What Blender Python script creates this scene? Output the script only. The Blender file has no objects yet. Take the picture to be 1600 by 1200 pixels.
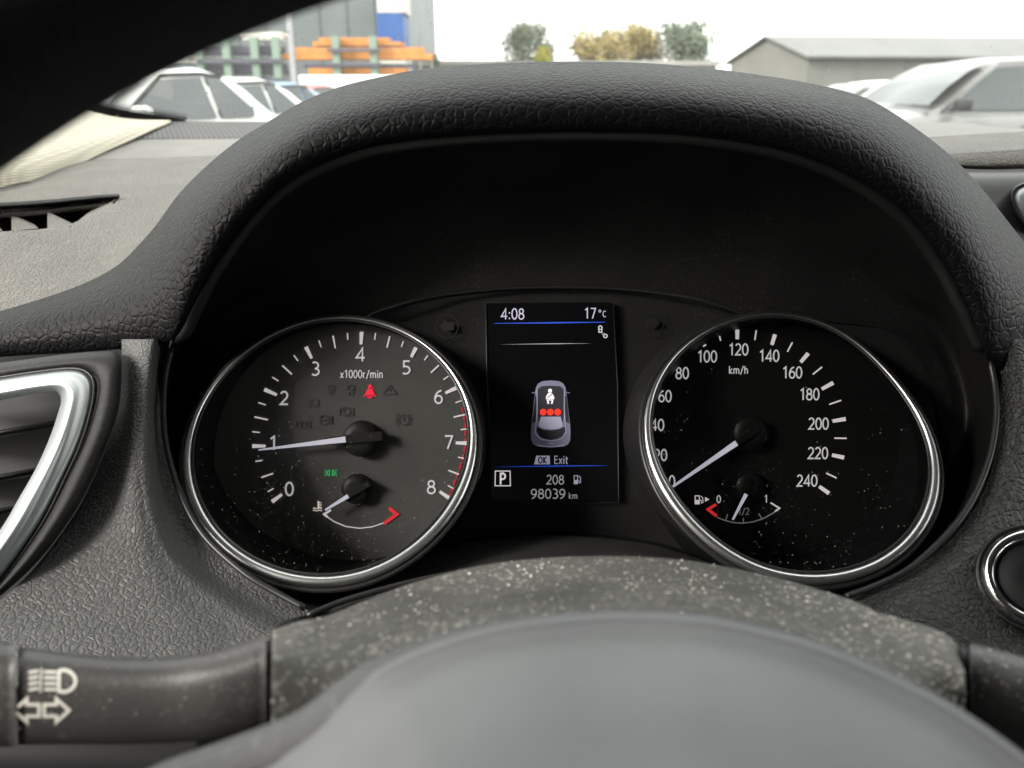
import bpy, bmesh, math, random
from mathutils import Vector, Matrix
from mathutils.bvhtree import BVHTree
random.seed(7)
R_ = math.radians
sc = bpy.context.scene
COL = sc.collection

# ------------------------------------------------------------------ camera
W, H, F = 1600.0, 1200.0, 1200.0
PITCH = R_(20.5)
CAM = Vector((0, 0, 1.20))
RT = Vector((1, 0, 0))
UP = Vector((0, math.sin(PITCH), math.cos(PITCH)))
FW = Vector((0, math.cos(PITCH), -math.sin(PITCH)))
cam = bpy.data.cameras.new('camera')
cam_o = bpy.data.objects.new('camera', cam)
COL.objects.link(cam_o)
cam_o.location = CAM
cam_o.rotation_euler = (math.pi / 2 - PITCH, 0, 0)
cam.sensor_width = 36
cam.lens = 36 * F / W
cam.clip_start = 0.01
cam.clip_end = 2000
cam.dof.use_dof = True
cam.dof.focus_distance = 0.41
cam.dof.aperture_fstop = 11.5
sc.camera = cam_o

# ------------------------------------------------------------------ sky, sun, exposure
SUN_EL, SUN_AZ = R_(30), R_(-120)          # azimuth from +Y towards +X
wd = bpy.data.worlds.new('World')
sc.world = wd
wd.use_nodes = True
wt = wd.node_tree
wn = wt.nodes
bg = wn['Background']
sky = wn.new('ShaderNodeTexSky')
sky.sky_type = 'NISHITA'
sky.sun_disc = False
sky.sun_elevation = SUN_EL
sky.sun_rotation = SUN_AZ
sky.air_density = 1.2
sky.dust_density = 3.0
tc = wn.new('ShaderNodeTexCoord')
mp = wn.new('ShaderNodeMapping')
mp.inputs['Scale'].default_value = (1, 1, 3.2)
nz = wn.new('ShaderNodeTexNoise')
nz.inputs['Scale'].default_value = 2.4
nz.inputs['Detail'].default_value = 6
rp = wn.new('ShaderNodeValToRGB')
rp.color_ramp.elements[0].position = 0.35
rp.color_ramp.elements[0].color = (3.6, 3.6, 3.5, 1)
rp.color_ramp.elements[1].position = 0.62
rp.color_ramp.elements[1].color = (7.4, 7.35, 7.0, 1)
mx = wn.new('ShaderNodeMix')
mx.data_type = 'RGBA'
mx.inputs[0].default_value = 0.9
wt.links.new(tc.outputs['Generated'], mp.inputs['Vector'])
wt.links.new(mp.outputs[0], nz.inputs['Vector'])
wt.links.new(nz.outputs[0], rp.inputs[0])
wt.links.new(sky.outputs[0], mx.inputs[6])
wt.links.new(rp.outputs[0], mx.inputs[7])
wt.links.new(mx.outputs[2], bg.inputs[0])
bg.inputs[1].default_value = 0.1
sl = bpy.data.lights.new('sun', 'SUN')
sl.energy = .8
sl.angle = R_(16)
sl.color = (1, .96, .9)
so = bpy.data.objects.new('sun', sl)
COL.objects.link(so)
sd = Vector((math.sin(SUN_AZ) * math.cos(SUN_EL), math.cos(SUN_AZ) * math.cos(SUN_EL), math.sin(SUN_EL)))
so.rotation_euler = sd.to_track_quat('Z', 'Y').to_euler()
so.location = (0, 0, 30)
sc.render.engine = 'CYCLES'
sc.view_settings.view_transform = 'Standard'
sc.view_settings.look = 'None'
sc.view_settings.gamma = 1
sc.view_settings.exposure = 2.45
sc.cycles.use_denoising = True
sc.cycles.max_bounces = 8
sc.cycles.transparent_max_bounces = 12
sc.cycles.sample_clamp_indirect = 6

# ------------------------------------------------------------------ helpers
def P(px, py, d):
    return CAM + FW * d + RT * ((px - 800) / F * d) + UP * ((600 - py) / F * d)

def ray(px, py):
    return FW + RT * ((px - 800) / F) + UP * ((600 - py) / F)

def on_plane(px, py, p0, n):
    r = ray(px, py)
    return CAM + r * ((p0 - CAM).dot(n) / r.dot(n))

def at_y(px, py, Y):
    r = ray(px, py)
    return CAM + r * (Y / r.y)

def cr(p0, p1, p2, p3, t):
    return tuple(0.5 * ((2 * b) + (-a + c) * t + (2 * a - 5 * b + 4 * c - d) * t * t + (-a + 3 * b - 3 * c + d) * t ** 3)
                 for a, b, c, d in zip(p0, p1, p2, p3))

def resample(pts, n, closed=False, key=None):
    """Catmull-Rom through pts, n samples at even chord length."""
    m = len(pts)
    dense = []
    segs = m if closed else m - 1
    for i in range(segs):
        a = pts[(i - 1) % m] if closed or i > 0 else pts[0]
        b = pts[i]
        c = pts[(i + 1) % m]
        d = pts[(i + 2) % m] if closed or i + 2 < m else pts[m - 1]
        for k in range(12):
            dense.append(cr(a, b, c, d, k / 12))
    dense.append(tuple(pts[0] if closed else pts[-1]))
    s = [0.0]
    for a, b in zip(dense, dense[1:]):
        s.append(s[-1] + math.hypot(b[0] - a[0], b[1] - a[1]) + 1e-9)
    out = []
    j = 0
    cnt = n if closed else n - 1
    for i in range(n):
        t = s[-1] * i / cnt
        while j < len(s) - 2 and s[j + 1] < t:
            j += 1
        u = (t - s[j]) / (s[j + 1] - s[j])
        out.append(tuple(x + (y - x) * u for x, y in zip(dense[j], dense[j + 1])))
    return out

def mesh_obj(name, verts, faces, mat, parent=None, smooth=True, face_cam=False, solid=0.0, kind=None):
    me = bpy.data.meshes.new(name)
    me.from_pydata([tuple(v) for v in verts], [], faces)
    me.update()
    if face_cam:
        s = 0.0
        for p in me.polygons:
            s += p.normal.dot((CAM - p.center).normalized()) * p.area
        if s < 0:
            me.flip_normals()
    if smooth:
        me.polygons.foreach_set('use_smooth', [True] * len(me.polygons))
    o = bpy.data.objects.new(name, me)
    COL.objects.link(o)
    if mat:
        me.materials.append(mat)
    if parent:
        set_parent(o, parent)
    if solid:
        md = o.modifiers.new('thick', 'SOLIDIFY')
        md.thickness = solid
        md.offset = -1
    if kind:
        o['kind'] = kind
    return o

def set_parent(o, parent):
    o.parent = parent
    # every interior mesh is written in world coordinates
    o.matrix_parent_inverse = Matrix.Translation(-parent.location)

def thing(name, label, cat, loc, group=None, kind=None):
    o = bpy.data.objects.new(name, None)
    COL.objects.link(o)
    o.empty_display_size = 0.05
    o.location = loc
    tag(o, label, cat, group, kind)
    return o

def tag(o, label, cat, group=None, kind=None):
    o['label'] = label
    o['category'] = cat
    if group:
        o['group'] = group
    if kind:
        o['kind'] = kind
    return o

def grid_faces(nr, nc, closed=False):
    f = []
    for i in range(nr - 1):
        for j in range(nc if closed else nc - 1):
            a, b = i * nc + j, i * nc + (j + 1) % nc
            f.append((a, b, b + nc, a + nc))
    return f

def loft_pts(curves, nu, nv, closed=False, pre=False):
    """curves: rows of (px,py,d). Returns rows of pixel-depth triples."""
    rows = [c if pre else resample(c, nu, closed) for c in curves]
    m = len(rows)
    out = []
    for i in range(nv):
        t = (m - 1) * i / (nv - 1)
        k = min(int(t), m - 2)
        u = t - k
        a, b, c, d = rows[max(k - 1, 0)], rows[k], rows[k + 1], rows[min(k + 2, m - 1)]
        out.append([cr(a[j], b[j], c[j], d[j], u) for j in range(nu)])
    return out

def loft(name, curves, nu, nv, mat, parent=None, closed=False, solid=0.0025, pre=False, cut=None):
    g = loft_pts(curves, nu, nv, closed, pre)
    verts = [P(*q) for row in g for q in row]
    faces = grid_faces(nv, nu, closed)
    if cut:
        flat = [q for row in g for q in row]
        keep = []
        for f in faces:
            cx = sum(flat[i][0] for i in f) / 4
            cy = sum(flat[i][1] for i in f) / 4
            if not inside(cx, cy, cut):
                keep.append(f)
        faces = keep
    return mesh_obj(name, verts, faces, mat, parent, True, True, solid)

def inside(x, y, poly):
    r = False
    n = len(poly)
    for i in range(n):
        x1, y1 = poly[i][:2]
        x2, y2 = poly[(i + 1) % n][:2]
        if (y1 > y) != (y2 > y) and x < (x2 - x1) * (y - y1) / (y2 - y1) + x1:
            r = not r
    return r

def tube(name, pts, radii, mat, parent=None, seg=10, closed=False, flat=None):
    """pts world Vectors, radius per point."""
    n = len(pts)
    verts = []
    ref = None
    for i in range(n):
        a = pts[(i - 1) % n] if closed else pts[max(i - 1, 0)]
        b = pts[(i + 1) % n] if closed else pts[min(i + 1, n - 1)]
        t = (b - a).normalized()
        view = (pts[i] - CAM).normalized()
        u = t.cross(view)
        u = u.normalized() if u.length > 1e-6 else t.orthogonal().normalized()
        v = u.cross(t).normalized()
        r = radii[i] if isinstance(radii, (list, tuple)) else radii
        for k in range(seg):
            an = 2 * math.pi * k / seg
            verts.append(pts[i] + (u * math.cos(an) + v * math.sin(an)) * r)
    faces = []
    for i in range(n if closed else n - 1):
        for k in range(seg):
            a, b = i * seg + k, i * seg + (k + 1) % seg
            c, d = ((i + 1) % n) * seg + (k + 1) % seg, ((i + 1) % n) * seg + k
            faces.append((a, d, c, b))
    if not closed:
        faces.append(tuple(range(seg)))
        faces.append(tuple(reversed(range((n - 1) * seg, n * seg))))
    return mesh_obj(name, verts, faces, mat, parent)

def ribbon(pts, w, closed=False, w2=None):
    """2-D stroke -> (verts2d, faces)"""
    n = len(pts)
    vs, fs = [], []
    for i in range(n):
        p = pts[i]
        a = pts[(i - 1) % n] if closed or i > 0 else None
        b = pts[(i + 1) % n] if closed or i < n - 1 else None
        ds = []
        for q, r in ((a, p), (p, b)):
            if q is not None and r is not None:
                L = math.hypot(r[0] - q[0], r[1] - q[1]) or 1e-9
                ds.append(((r[0] - q[0]) / L, (r[1] - q[1]) / L))
        tx, ty = sum(d[0] for d in ds), sum(d[1] for d in ds)
        L = math.hypot(tx, ty) or 1e-9
        tx, ty = tx / L, ty / L
        k = 1.0
        if len(ds) == 2:
            c = tx * ds[0][0] + ty * ds[0][1]
            k = min(1 / max(c, 0.3), 2.5)
        ww = w if w2 is None else w + (w2 - w) * i / (n - 1)
        vs.append((p[0] - ty * ww / 2 * k, p[1] + tx * ww / 2 * k))
        vs.append((p[0] + ty * ww / 2 * k, p[1] - tx * ww / 2 * k))
    for i in range(n if closed else n - 1):
        j = (i + 1) % n
        fs.append((2 * i, 2 * i + 1, 2 * j + 1, 2 * j))
    return vs, fs

def ell(cx, cy, rx, ry, a0=0, a1=360, n=18):
    return [(cx + rx * math.cos(R_(a0 + (a1 - a0) * i / n)), cy + ry * math.sin(R_(a0 + (a1 - a0) * i / n))) for i in range(n + 1)]

class Flat:
    """flat print: strokes and polygons in picture units, set on a plane of its thing"""
    def __init__(s):
        s.v, s.f = [], []
    def stroke(s, pts, w, closed=False, w2=None):
        v, f = ribbon(pts, w, closed, w2)
        o = len(s.v)
        s.v += v
        s.f += [tuple(i + o for i in q) for q in f]
        return s
    def poly(s, pts):
        o = len(s.v)
        s.v += list(pts)
        s.f.append(tuple(range(o, o + len(pts))))
        return s
    def disc(s, cx, cy, r, n=20):
        return s.poly(ell(cx, cy, r, r, 0, 360 - 360 / n, n - 1))
    def build(s, name, mat, parent, d=None, fn=None):
        vs = [fn(x, y) if fn else P(x, y, d) for x, y in s.v]
        return mesh_obj(name, vs, s.f, mat, parent, False, True)

def GL():
    E = ell
    g = {
        '0': (.56, [(E(.28, .5, .24, .48)[:-1], 1)]),
        '1': (.50, [([(.08, .80), (.30, .97), (.30, 0)], 0)]),
        '2': (.56, [(E(.27, .70, .22, .28, 155, -35, 12) + [(.05, .04), (.53, .04)], 0)]),
        '3': (.56, [(E(.24, .74, .22, .24, 130, -90, 12), 0), (E(.24, .27, .26, .25, 90, -135, 12), 0)]),
        '4': (.60, [([(.44, 0), (.44, .96), (.04, .27), (.60, .27)], 0)]),
        '5': (.56, [([(.50, .96), (.12, .96), (.11, .56)] + E(.22, .30, .28, .28, 100, -130, 12), 0)]),
        '6': (.56, [(E(.52, .34, .46, .62, 95, 180, 8), 0), (E(.29, .30, .23, .28)[:-1], 1)]),
        '7': (.54, [([(.03, .96), (.51, .96), (.20, 0)], 0)]),
        '8': (.56, [(E(.28, .74, .19, .22)[:-1], 1), (E(.28, .27, .24, .25)[:-1], 1)]),
        '9': (.56, [(E(.27, .68, .23, .28)[:-1], 1), (E(.04, .64, .46, .62, 0, -85, 8), 0)]),
        'k': (.50, [([(.08, 0), (.08, 1)], 0), ([(.45, .66), (.10, .32), (.47, 0)], 0)]),
        'm': (.86, [([(.08, 0), (.08, .68)], 0), (E(.25, .46, .17, .20, 180, 0, 8) + [(.42, 0)], 0), (E(.59, .46, .17, .20, 180, 0, 8) + [(.76, 0)], 0)]),
        'n': (.54, [([(.08, 0), (.08, .68)], 0), (E(.26, .45, .18, .21, 180, 0, 8) + [(.44, 0)], 0)]),
        'h': (.54, [([(.08, 0), (.08, 1)], 0), (E(.26, .45, .18, .21, 180, 0, 8) + [(.44, 0)], 0)]),
        'r': (.36, [([(.08, 0), (.08, .68)], 0), (E(.28, .42, .20, .24, 180, 80, 6), 0)]),
        'i': (.20, [([(.10, 0), (.10, .68)], 0), ([(.10, .84), (.10, .98)], 0)]),
        'x': (.48, [([(.04, 0), (.44, .68)], 0), ([(.44, 0), (.04, .68)], 0)]),
        't': (.34, [([(.14, .9), (.14, .16)] + E(.26, .14, .12, .12, 190, 290, 5), 0), ([(.02, .66), (.32, .66)], 0)]),
        '/': (.44, [([(.02, -.12), (.42, 1.02)], 0)]),
        ':': (.22, [([(.11, .02), (.11, .16)], 0), ([(.11, .52), (.11, .66)], 0)]),
        'o': (.34, [(E(.17, .86, .11, .12, 0, 360, 10)[:-1], 1)]),
        'C': (.60, [(E(.34, .5, .28, .48, 50, 310, 14), 0)]),
        'E': (.52, [([(.50, .96), (.10, .96), (.10, .04), (.50, .04)], 0), ([(.10, .52), (.46, .52)], 0)]),
        'O': (.72, [(E(.36, .5, .30, .48)[:-1], 1)]),
        'K': (.58, [([(.10, 0), (.10, 1)], 0), ([(.54, 1), (.13, .5), (.56, 0)], 0)]),
        'P': (.58, [([(.10, 0), (.10, .96), (.28, .96)] + E(.28, .71, .24, .25, 90, -90, 10) + [(.10, .46)], 0)]),
        ' ': (.3, []),
    }
    return g
GLY = GL()

def text(fl, s, cx, cy, h, w, sx=1.0, gap=.10, align='c'):
    tot = sum(GLY[c][0] for c in s) + gap * (len(s) - 1)
    x = cx - (tot * h * sx / 2 if align == 'c' else (tot * h * sx if align == 'r' else 0))
    for c in s:
        gw, st = GLY[c]
        for pts, cl in st:
            fl.stroke([(x + q[0] * h * sx, cy + h / 2 - q[1] * h) for q in pts], w, bool(cl))
        x += (gw + gap) * h * sx
    return fl

# ------------------------------------------------------------------ materials
def nodes(name):
    m = bpy.data.materials.new(name)
    m.use_nodes = True
    t = m.node_tree
    return m, t, t.nodes, t.nodes['Principled BSDF']

def plain(name, col, rough=.5, metal=0, spec=.5, bump=0, bscale=900, bdist=.0003, var=.12, vscale=30, coat=0):
    m, t, n, b = nodes(name)
    b.inputs['Roughness'].default_value = rough
    b.inputs['Metallic'].default_value = metal
    b.inputs['Specular IOR Level'].default_value = spec
    b.inputs['Coat Weight'].default_value = coat
    tc = n.new('ShaderNodeTexCoord')
    nz = n.new('ShaderNodeTexNoise')
    nz.inputs['Scale'].default_value = vscale
    nz.inputs['Detail'].default_value = 5
    t.links.new(tc.outputs['Object'], nz.inputs['Vector'])
    r = n.new('ShaderNodeValToRGB')
    r.color_ramp.elements[0].position = .3
    r.color_ramp.elements[1].position = .7
    r.color_ramp.elements[0].color = (*[c * (1 - var) for c in col], 1)
    r.color_ramp.elements[1].color = (*[c * (1 + var) for c in col], 1)
    t.links.new(nz.outputs[0], r.inputs[0])
    t.links.new(r.outputs[0], b.inputs['Base Color'])
    if bump:
        n2 = n.new('ShaderNodeTexNoise')
        n2.inputs['Scale'].default_value = bscale
        n2.inputs['Detail'].default_value = 3
        t.links.new(tc.outputs['Object'], n2.inputs['Vector'])
        bp = n.new('ShaderNodeBump')
        bp.inputs['Strength'].default_value = bump
        bp.inputs['Distance'].default_value = bdist
        t.links.new(n2.outputs[0], bp.inputs['Height'])
        t.links.new(bp.outputs[0], b.inputs['Normal'])
    return m

def glow(name, col, s):
    m, t, n, b = nodes(name)
    b.inputs['Base Color'].default_value = (*[c * .6 for c in col], 1)
    b.inputs['Roughness'].default_value = .6
    b.inputs['Emission Color'].default_value = (*col, 1)
    b.inputs['Emission Strength'].default_value = s * .82
    return m

def leather(name, col, scale=230, strength=.8, dist=.0009, rough=.5, dust=0.0, spec=.4):
    m, t, n, b = nodes(name)
    L = t.links.new
    b.inputs['Roughness'].default_value = rough
    b.inputs['Specular IOR Level'].default_value = spec
    tc = n.new('ShaderNodeTexCoord')
    nz = n.new('ShaderNodeTexNoise')
    nz.inputs['Scale'].default_value = 120
    nz.inputs['Detail'].default_value = 3
    L(tc.outputs['Object'], nz.inputs['Vector'])
    sub = n.new('ShaderNodeVectorMath')
    sub.operation = 'SUBTRACT'
    sub.inputs[1].default_value = (.5, .5, .5)
    L(nz.outputs['Color'], sub.inputs[0])
    sca = n.new('ShaderNodeVectorMath')
    sca.operation = 'SCALE'
    sca.inputs['Scale'].default_value = .0035
    L(sub.outputs[0], sca.inputs[0])
    add = n.new('ShaderNodeVectorMath')
    L(tc.outputs['Object'], add.inputs[0])
    L(sca.outputs[0], add.inputs[1])
    vo = n.new('ShaderNodeTexVoronoi')
    vo.feature = 'DISTANCE_TO_EDGE'
    vo.inputs['Scale'].default_value = scale
    L(add.outputs[0], vo.inputs['Vector'])
    v2 = n.new('ShaderNodeTexVoronoi')
    v2.feature = 'DISTANCE_TO_EDGE'
    v2.inputs['Scale'].default_value = scale * .47
    L(add.outputs[0], v2.inputs['Vector'])
    r = n.new('ShaderNodeMapRange')
    r.interpolation_type = 'SMOOTHSTEP'
    r.inputs['From Max'].default_value = .20
    L(vo.outputs['Distance'], r.inputs['Value'])
    r2 = n.new('ShaderNodeMapRange')
    r2.interpolation_type = 'SMOOTHSTEP'
    r2.inputs['From Max'].default_value = .07
    L(v2.outputs['Distance'], r2.inputs['Value'])
    mu = n.new('ShaderNodeMath')
    mu.operation = 'MULTIPLY_ADD'
    L(r.outputs[0], mu.inputs[0])
    mu.inputs[1].default_value = 1.0
    m4 = n.new('ShaderNodeMath')
    m4.operation = 'MULTIPLY'
    m4.inputs[1].default_value = .4
    L(r2.outputs[0], m4.inputs[0])
    L(m4.outputs[0], mu.inputs[2])
    fn = n.new('ShaderNodeTexNoise')
    fn.inputs['Scale'].default_value = 1400
    L(tc.outputs['Object'], fn.inputs['Vector'])
    m3 = n.new('ShaderNodeMath')
    m3.operation = 'MULTIPLY_ADD'
    L(fn.outputs[0], m3.inputs[0])
    m3.inputs[1].default_value = .25
    L(mu.outputs[0], m3.inputs[2])
    bp = n.new('ShaderNodeBump')
    bp.inputs['Strength'].default_value = strength
    bp.inputs['Distance'].default_value = dist
    L(m3.outputs[0], bp.inputs['Height'])
    L(bp.outputs[0], b.inputs['Normal'])
    nd = n.new('ShaderNodeTexNoise')
    nd.inputs['Scale'].default_value = 22
    nd.inputs['Detail'].default_value = 6
    L(tc.outputs['Object'], nd.inputs['Vector'])
    rr = n.new('ShaderNodeValToRGB')
    rr.color_ramp.elements[0].position = .3
    rr.color_ramp.elements[1].position = .75
    rr.color_ramp.elements[0].color = (*[c * .88 for c in col], 1)
    rr.color_ramp.elements[1].color = (*[c * 1.15 + dust for c in col], 1)
    L(nd.outputs[0], rr.inputs[0])
    L(rr.outputs[0], b.inputs['Base Color'])
    return m

def dusty(name, col, dcol, amount, scale=700, rough=.55, bump=.4, spec=.35):
    """plastic under a film of dust and specks"""
    m, t, n, b = nodes(name)
    L = t.links.new
    b.inputs['Roughness'].default_value = rough
    b.inputs['Specular IOR Level'].default_value = spec
    tc = n.new('ShaderNodeTexCoord')
    a = n.new('ShaderNodeTexNoise')
    a.inputs['Scale'].default_value = scale
    a.inputs['Detail'].default_value = 2
    L(tc.outputs['Object'], a.inputs['Vector'])
    ra = n.new('ShaderNodeMapRange')
    ra.inputs['From Min'].default_value = .56
    ra.inputs['From Max'].default_value = .74
    L(a.outputs[0], ra.inputs['Value'])
    c = n.new('ShaderNodeTexNoise')
    c.inputs['Scale'].default_value = 26
    c.inputs['Detail'].default_value = 6
    L(tc.outputs['Object'], c.inputs['Vector'])
    rc = n.new('ShaderNodeMapRange')
    rc.inputs['From Min'].default_value = .35
    rc.inputs['From Max'].default_value = .7
    rc.inputs['To Min'].default_value = .08
    L(c.outputs[0], rc.inputs['Value'])
    mu = n.new('ShaderNodeMath')
    mu.operation = 'MULTIPLY'
    L(ra.outputs[0], mu.inputs[0])
    L(rc.outputs[0], mu.inputs[1])
    m2 = n.new('ShaderNodeMath')
    m2.operation = 'MULTIPLY'
    L(mu.outputs[0], m2.inputs[0])
    m2.inputs[1].default_value = amount
    ad = n.new('ShaderNodeMath')
    ad.operation = 'MULTIPLY_ADD'
    L(rc.outputs[0], ad.inputs[0])
    ad.inputs[1].default_value = amount * .12
    L(m2.outputs[0], ad.inputs[2])
    mx = n.new('ShaderNodeMix')
    mx.data_type = 'RGBA'
    mx.inputs[6].default_value = (*col, 1)
    mx.inputs[7].default_value = (*dcol, 1)
    L(ad.outputs[0], mx.inputs[0])
    L(mx.outputs[2], b.inputs['Base Color'])
    bp = n.new('ShaderNodeBump')
    bp.inputs['Strength'].default_value = bump
    bp.inputs['Distance'].default_value = .0004
    L(a.outputs[0], bp.inputs['Height'])
    L(bp.outputs[0], b.inputs['Normal'])
    return m

def glass(name, tint=(1, 1, 1), gloss=.06, rough=.02):
    m = bpy.data.materials.new(name)
    m.use_nodes = True
    t = m.node_tree
    t.nodes.clear()
    o = t.nodes.new('ShaderNodeOutputMaterial')
    tr = t.nodes.new('ShaderNodeBsdfTransparent')
    tr.inputs[0].default_value = (*tint, 1)
    gl = t.nodes.new('ShaderNodeBsdfGlossy')
    gl.inputs['Roughness'].default_value = rough
    lw = t.nodes.new('ShaderNodeFresnel')
    lw.inputs[0].default_value = 1.45
    mu = t.nodes.new('ShaderNodeMath')
    mu.operation = 'MULTIPLY'
    mu.inputs[1].default_value = gloss / .034
    mx = t.nodes.new('ShaderNodeMixShader')
    t.links.new(lw.outputs[0], mu.inputs[0])
    t.links.new(mu.outputs[0], mx.inputs[0])
    t.links.new(tr.outputs[0], mx.inputs[1])
    t.links.new(gl.outputs[0], mx.inputs[2])
    t.links.new(mx.outputs[0], o.inputs[0])
    return m

def weave(name, col, s1, s2, strength=.6, dist=.0008, dark=.6, ax1='Z'):
    m, t, n, b = nodes(name)
    L = t.links.new
    b.inputs['Roughness'].default_value = .7
    tc = n.new('ShaderNodeTexCoord')
    ws = []
    for sc_, ax in ((s1, ax1), (s2, 'X')):
        w = n.new('ShaderNodeTexWave')
        w.bands_direction = ax
        w.inputs['Scale'].default_value = sc_
        w.inputs['Distortion'].default_value = 0
        w.inputs['Detail'].default_value = 1
        L(tc.outputs['Object'], w.inputs['Vector'])
        ws.append(w)
    mu = n.new('ShaderNodeMath')
    mu.operation = 'MULTIPLY'
    L(ws[0].outputs['Fac'], mu.inputs[0])
    L(ws[1].outputs['Fac'], mu.inputs[1])
    mx = n.new('ShaderNodeMix')
    mx.data_type = 'RGBA'
    mx.inputs[6].default_value = (*[c * dark for c in col], 1)
    mx.inputs[7].default_value = (*col, 1)
    L(mu.outputs[0], mx.inputs[0])
    L(mx.outputs[2], b.inputs['Base Color'])
    bp = n.new('ShaderNodeBump')
    bp.inputs['Strength'].default_value = strength
    bp.inputs['Distance'].default_value = dist
    L(mu.outputs[0], bp.inputs['Height'])
    L(bp.outputs[0], b.inputs['Normal'])
    return m

M = {}
M['cowl'] = leather('cowl_leather_shaded', (.0055, .0055, .0062), 225, .42, .0008, .52, spec=.14)  # same skin as the dash pad, its shade painted in as near black
M['dash'] = leather('dash_leather_lit', (.15, .142, .129), 330, 1.0, .0008, .6, spec=.3)  # cowl skin again, windscreen light painted in as a paler colour
M['panel'] = leather('panel_leather', (.085, .084, .082), 400, .7, .0005, .5, dust=.006)
M['panel_r'] = leather('panel_leather_shaded', (.030, .030, .030), 300, .8, .0007, .5)  # knee panel leather again, right-hand shadow painted in as a darker colour
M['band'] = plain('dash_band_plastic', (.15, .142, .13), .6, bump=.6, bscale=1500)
M['black'] = plain('black_plastic', (.010, .010, .0105), .45, bump=.15, bscale=1500)
M['bezel'] = dusty('bezel_plastic', (.0055, .0055, .0057), (.12, .115, .11), .3, 900, .5, .3, .25)
M['panelblk'] = dusty('cluster_panel_plastic', (.010, .010, .0102), (.14, .14, .14), .3, 1200, .45, .2, .25)
M['slat'] = plain('vent_slat_plastic', (.005, .005, .005), .6)
M['cap'] = plain('button_cap_plastic', (.008, .008, .009), .55, spec=.2)
M['shelf'] = dusty('cluster_shelf_plastic', (.022, .022, .022), (.24, .23, .21), .5, 800, .5, .3, .3)
M['satin'] = plain('satin_black', (.015, .015, .0155), .38)
M['vent_blk'] = dusty('vent_surround_plastic', (.012, .012, .012), (.16, .15, .14), .25, 500, .62, .2)
M['chrome'] = plain('satin_chrome', (.80, .81, .80), .28, 1, var=.03)
M['bright'] = plain('bright_chrome', (.85, .85, .86), .05, 1, var=.02)
M['silver'] = plain('silver_trim', (.42, .45, .45), .4, .5, var=.04)
M['dial'] = plain('dial_face_lit', (.17, .17, .16), .65, spec=.2, bump=.12, bscale=2500, bdist=.0001)  # window light on the tachometer face is painted in as a paler colour
M['dial2'] = plain('dial_face_shaded', (.012, .012, .012), .6, spec=.2)  # speedometer copy of the face, shade painted into the colour
M['cup'] = plain('cup_wall', (.006, .006, .006), .5, spec=.25)
M['hub2'] = plain('needle_hub_shaded', (.007, .007, .0072), .5)  # copy of the needle hub with the speedometer's shade painted in
M['hub'] = plain('needle_hub', (.022, .022, .022), .5)
M['needle'] = glow('needle_white', (.88, .86, 1.0), .095)
M['print'] = glow('dial_print', (1.0, .93, .93), .105)
M['num'] = glow('numeral_print', (1.0, .98, .98), .085)
M['dim'] = glow('dim_print', (.8, .8, .82), .022)
M['red'] = glow('red_print', (1.0, .045, .06), .10)
M['redd'] = glow('red_dash_print', (1.0, .06, .09), .05)
M['belt'] = glow('belt_warning', (1.0, .02, .06), .17)
M['green'] = glow('green_lamp', (.05, .9, .25), .085)
M['amber'] = glow('temp_symbol', (1.0, .86, .74), .12)
M['ghost'] = plain('unlit_symbol', (.115, .115, .11), .5)
M['screen'] = plain('screen_black', (.0035, .0035, .0042), .25, spec=.3)
M['lcd'] = glow('lcd_white', (.80, .76, 1.0), .055)
M['lcdb'] = glow('lcd_bright', (1.0, .95, .98), .13)
M['lcdg'] = glow('lcd_grey', (.75, .75, .78), .06)
M['blue'] = glow('lcd_blue', (.03, .12, .9), .075)
M['cg1'] = glow('lcd_body', (.38, .36, .55), .014)
M['cg2'] = glow('lcd_body_light', (.62, .60, .80), .04)
M['cg0'] = glow('lcd_dark', (.05, .05, .07), .006)
M['dot'] = glow('lcd_red', (1.0, .04, .02), .14)
M['lens'] = glass('gauge_lens', (.98, .98, .98), .025, .10)
M['windscreen'] = glass('windscreen_glass', (.93, .96, .94), .03, .01)
_t = M['windscreen'].node_tree
_o = [n for n in _t.nodes if n.type == 'OUTPUT_MATERIAL'][0]
_src = _o.inputs[0].links[0].from_socket
_tl = _t.nodes.new('ShaderNodeBsdfTranslucent')
_tl.inputs[0].default_value = (.9, .9, .88, 1)
_mx = _t.nodes.new('ShaderNodeMixShader')
_mx.inputs[0].default_value = .022
_t.links.new(_src, _mx.inputs[1])
_t.links.new(_tl.outputs[0], _mx.inputs[2])
_t.links.new(_mx.outputs[0], _o.inputs[0])
M['pillar'] = weave('pillar_weave', (.66, .605, .485), 130, 90, .6, .0008, .66)
M['grille'] = weave('speaker_grille', (.22, .215, .21), 24, 52, .9, .001, .10, 'Y')
M['frit'] = plain('frit_black', (.004, .004, .004), .6)
M['dust'] = plain('dust', (.66, .62, .55), .9, var=.25, vscale=600)
M['dustdim'] = plain('dust_grey', (.34, .33, .31), .9, var=.25, vscale=600)
M['shroud'] = dusty('shroud_plastic', (.07, .068, .064), (.55, .52, .46), .9, 520, .65, .7)
M['stalk'] = dusty('stalk_plastic', (.05, .048, .047), (.24, .23, .21), .4, 600, .45, .25)
M['pad'] = plain('airbag_cover_vinyl', (.155, .160, .165), .5, spec=.45, bump=.3, bscale=500, vscale=40, var=.08)
M['boss'] = dusty('wheel_boss_plastic', (.09, .092, .094), (.3, .29, .27), .4, 420, .6, .4)
M['rim'] = leather('rim_leather', (.010, .010, .011), 400, .4, .0005, .55, spec=.25)
M['white'] = plain('white_print', (.75, .73, .66), .6)
M['head'] = plain('headliner_cloth', (.34, .33, .31), .9)
M['door'] = plain('door_trim', (.04, .04, .04), .6)

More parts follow.
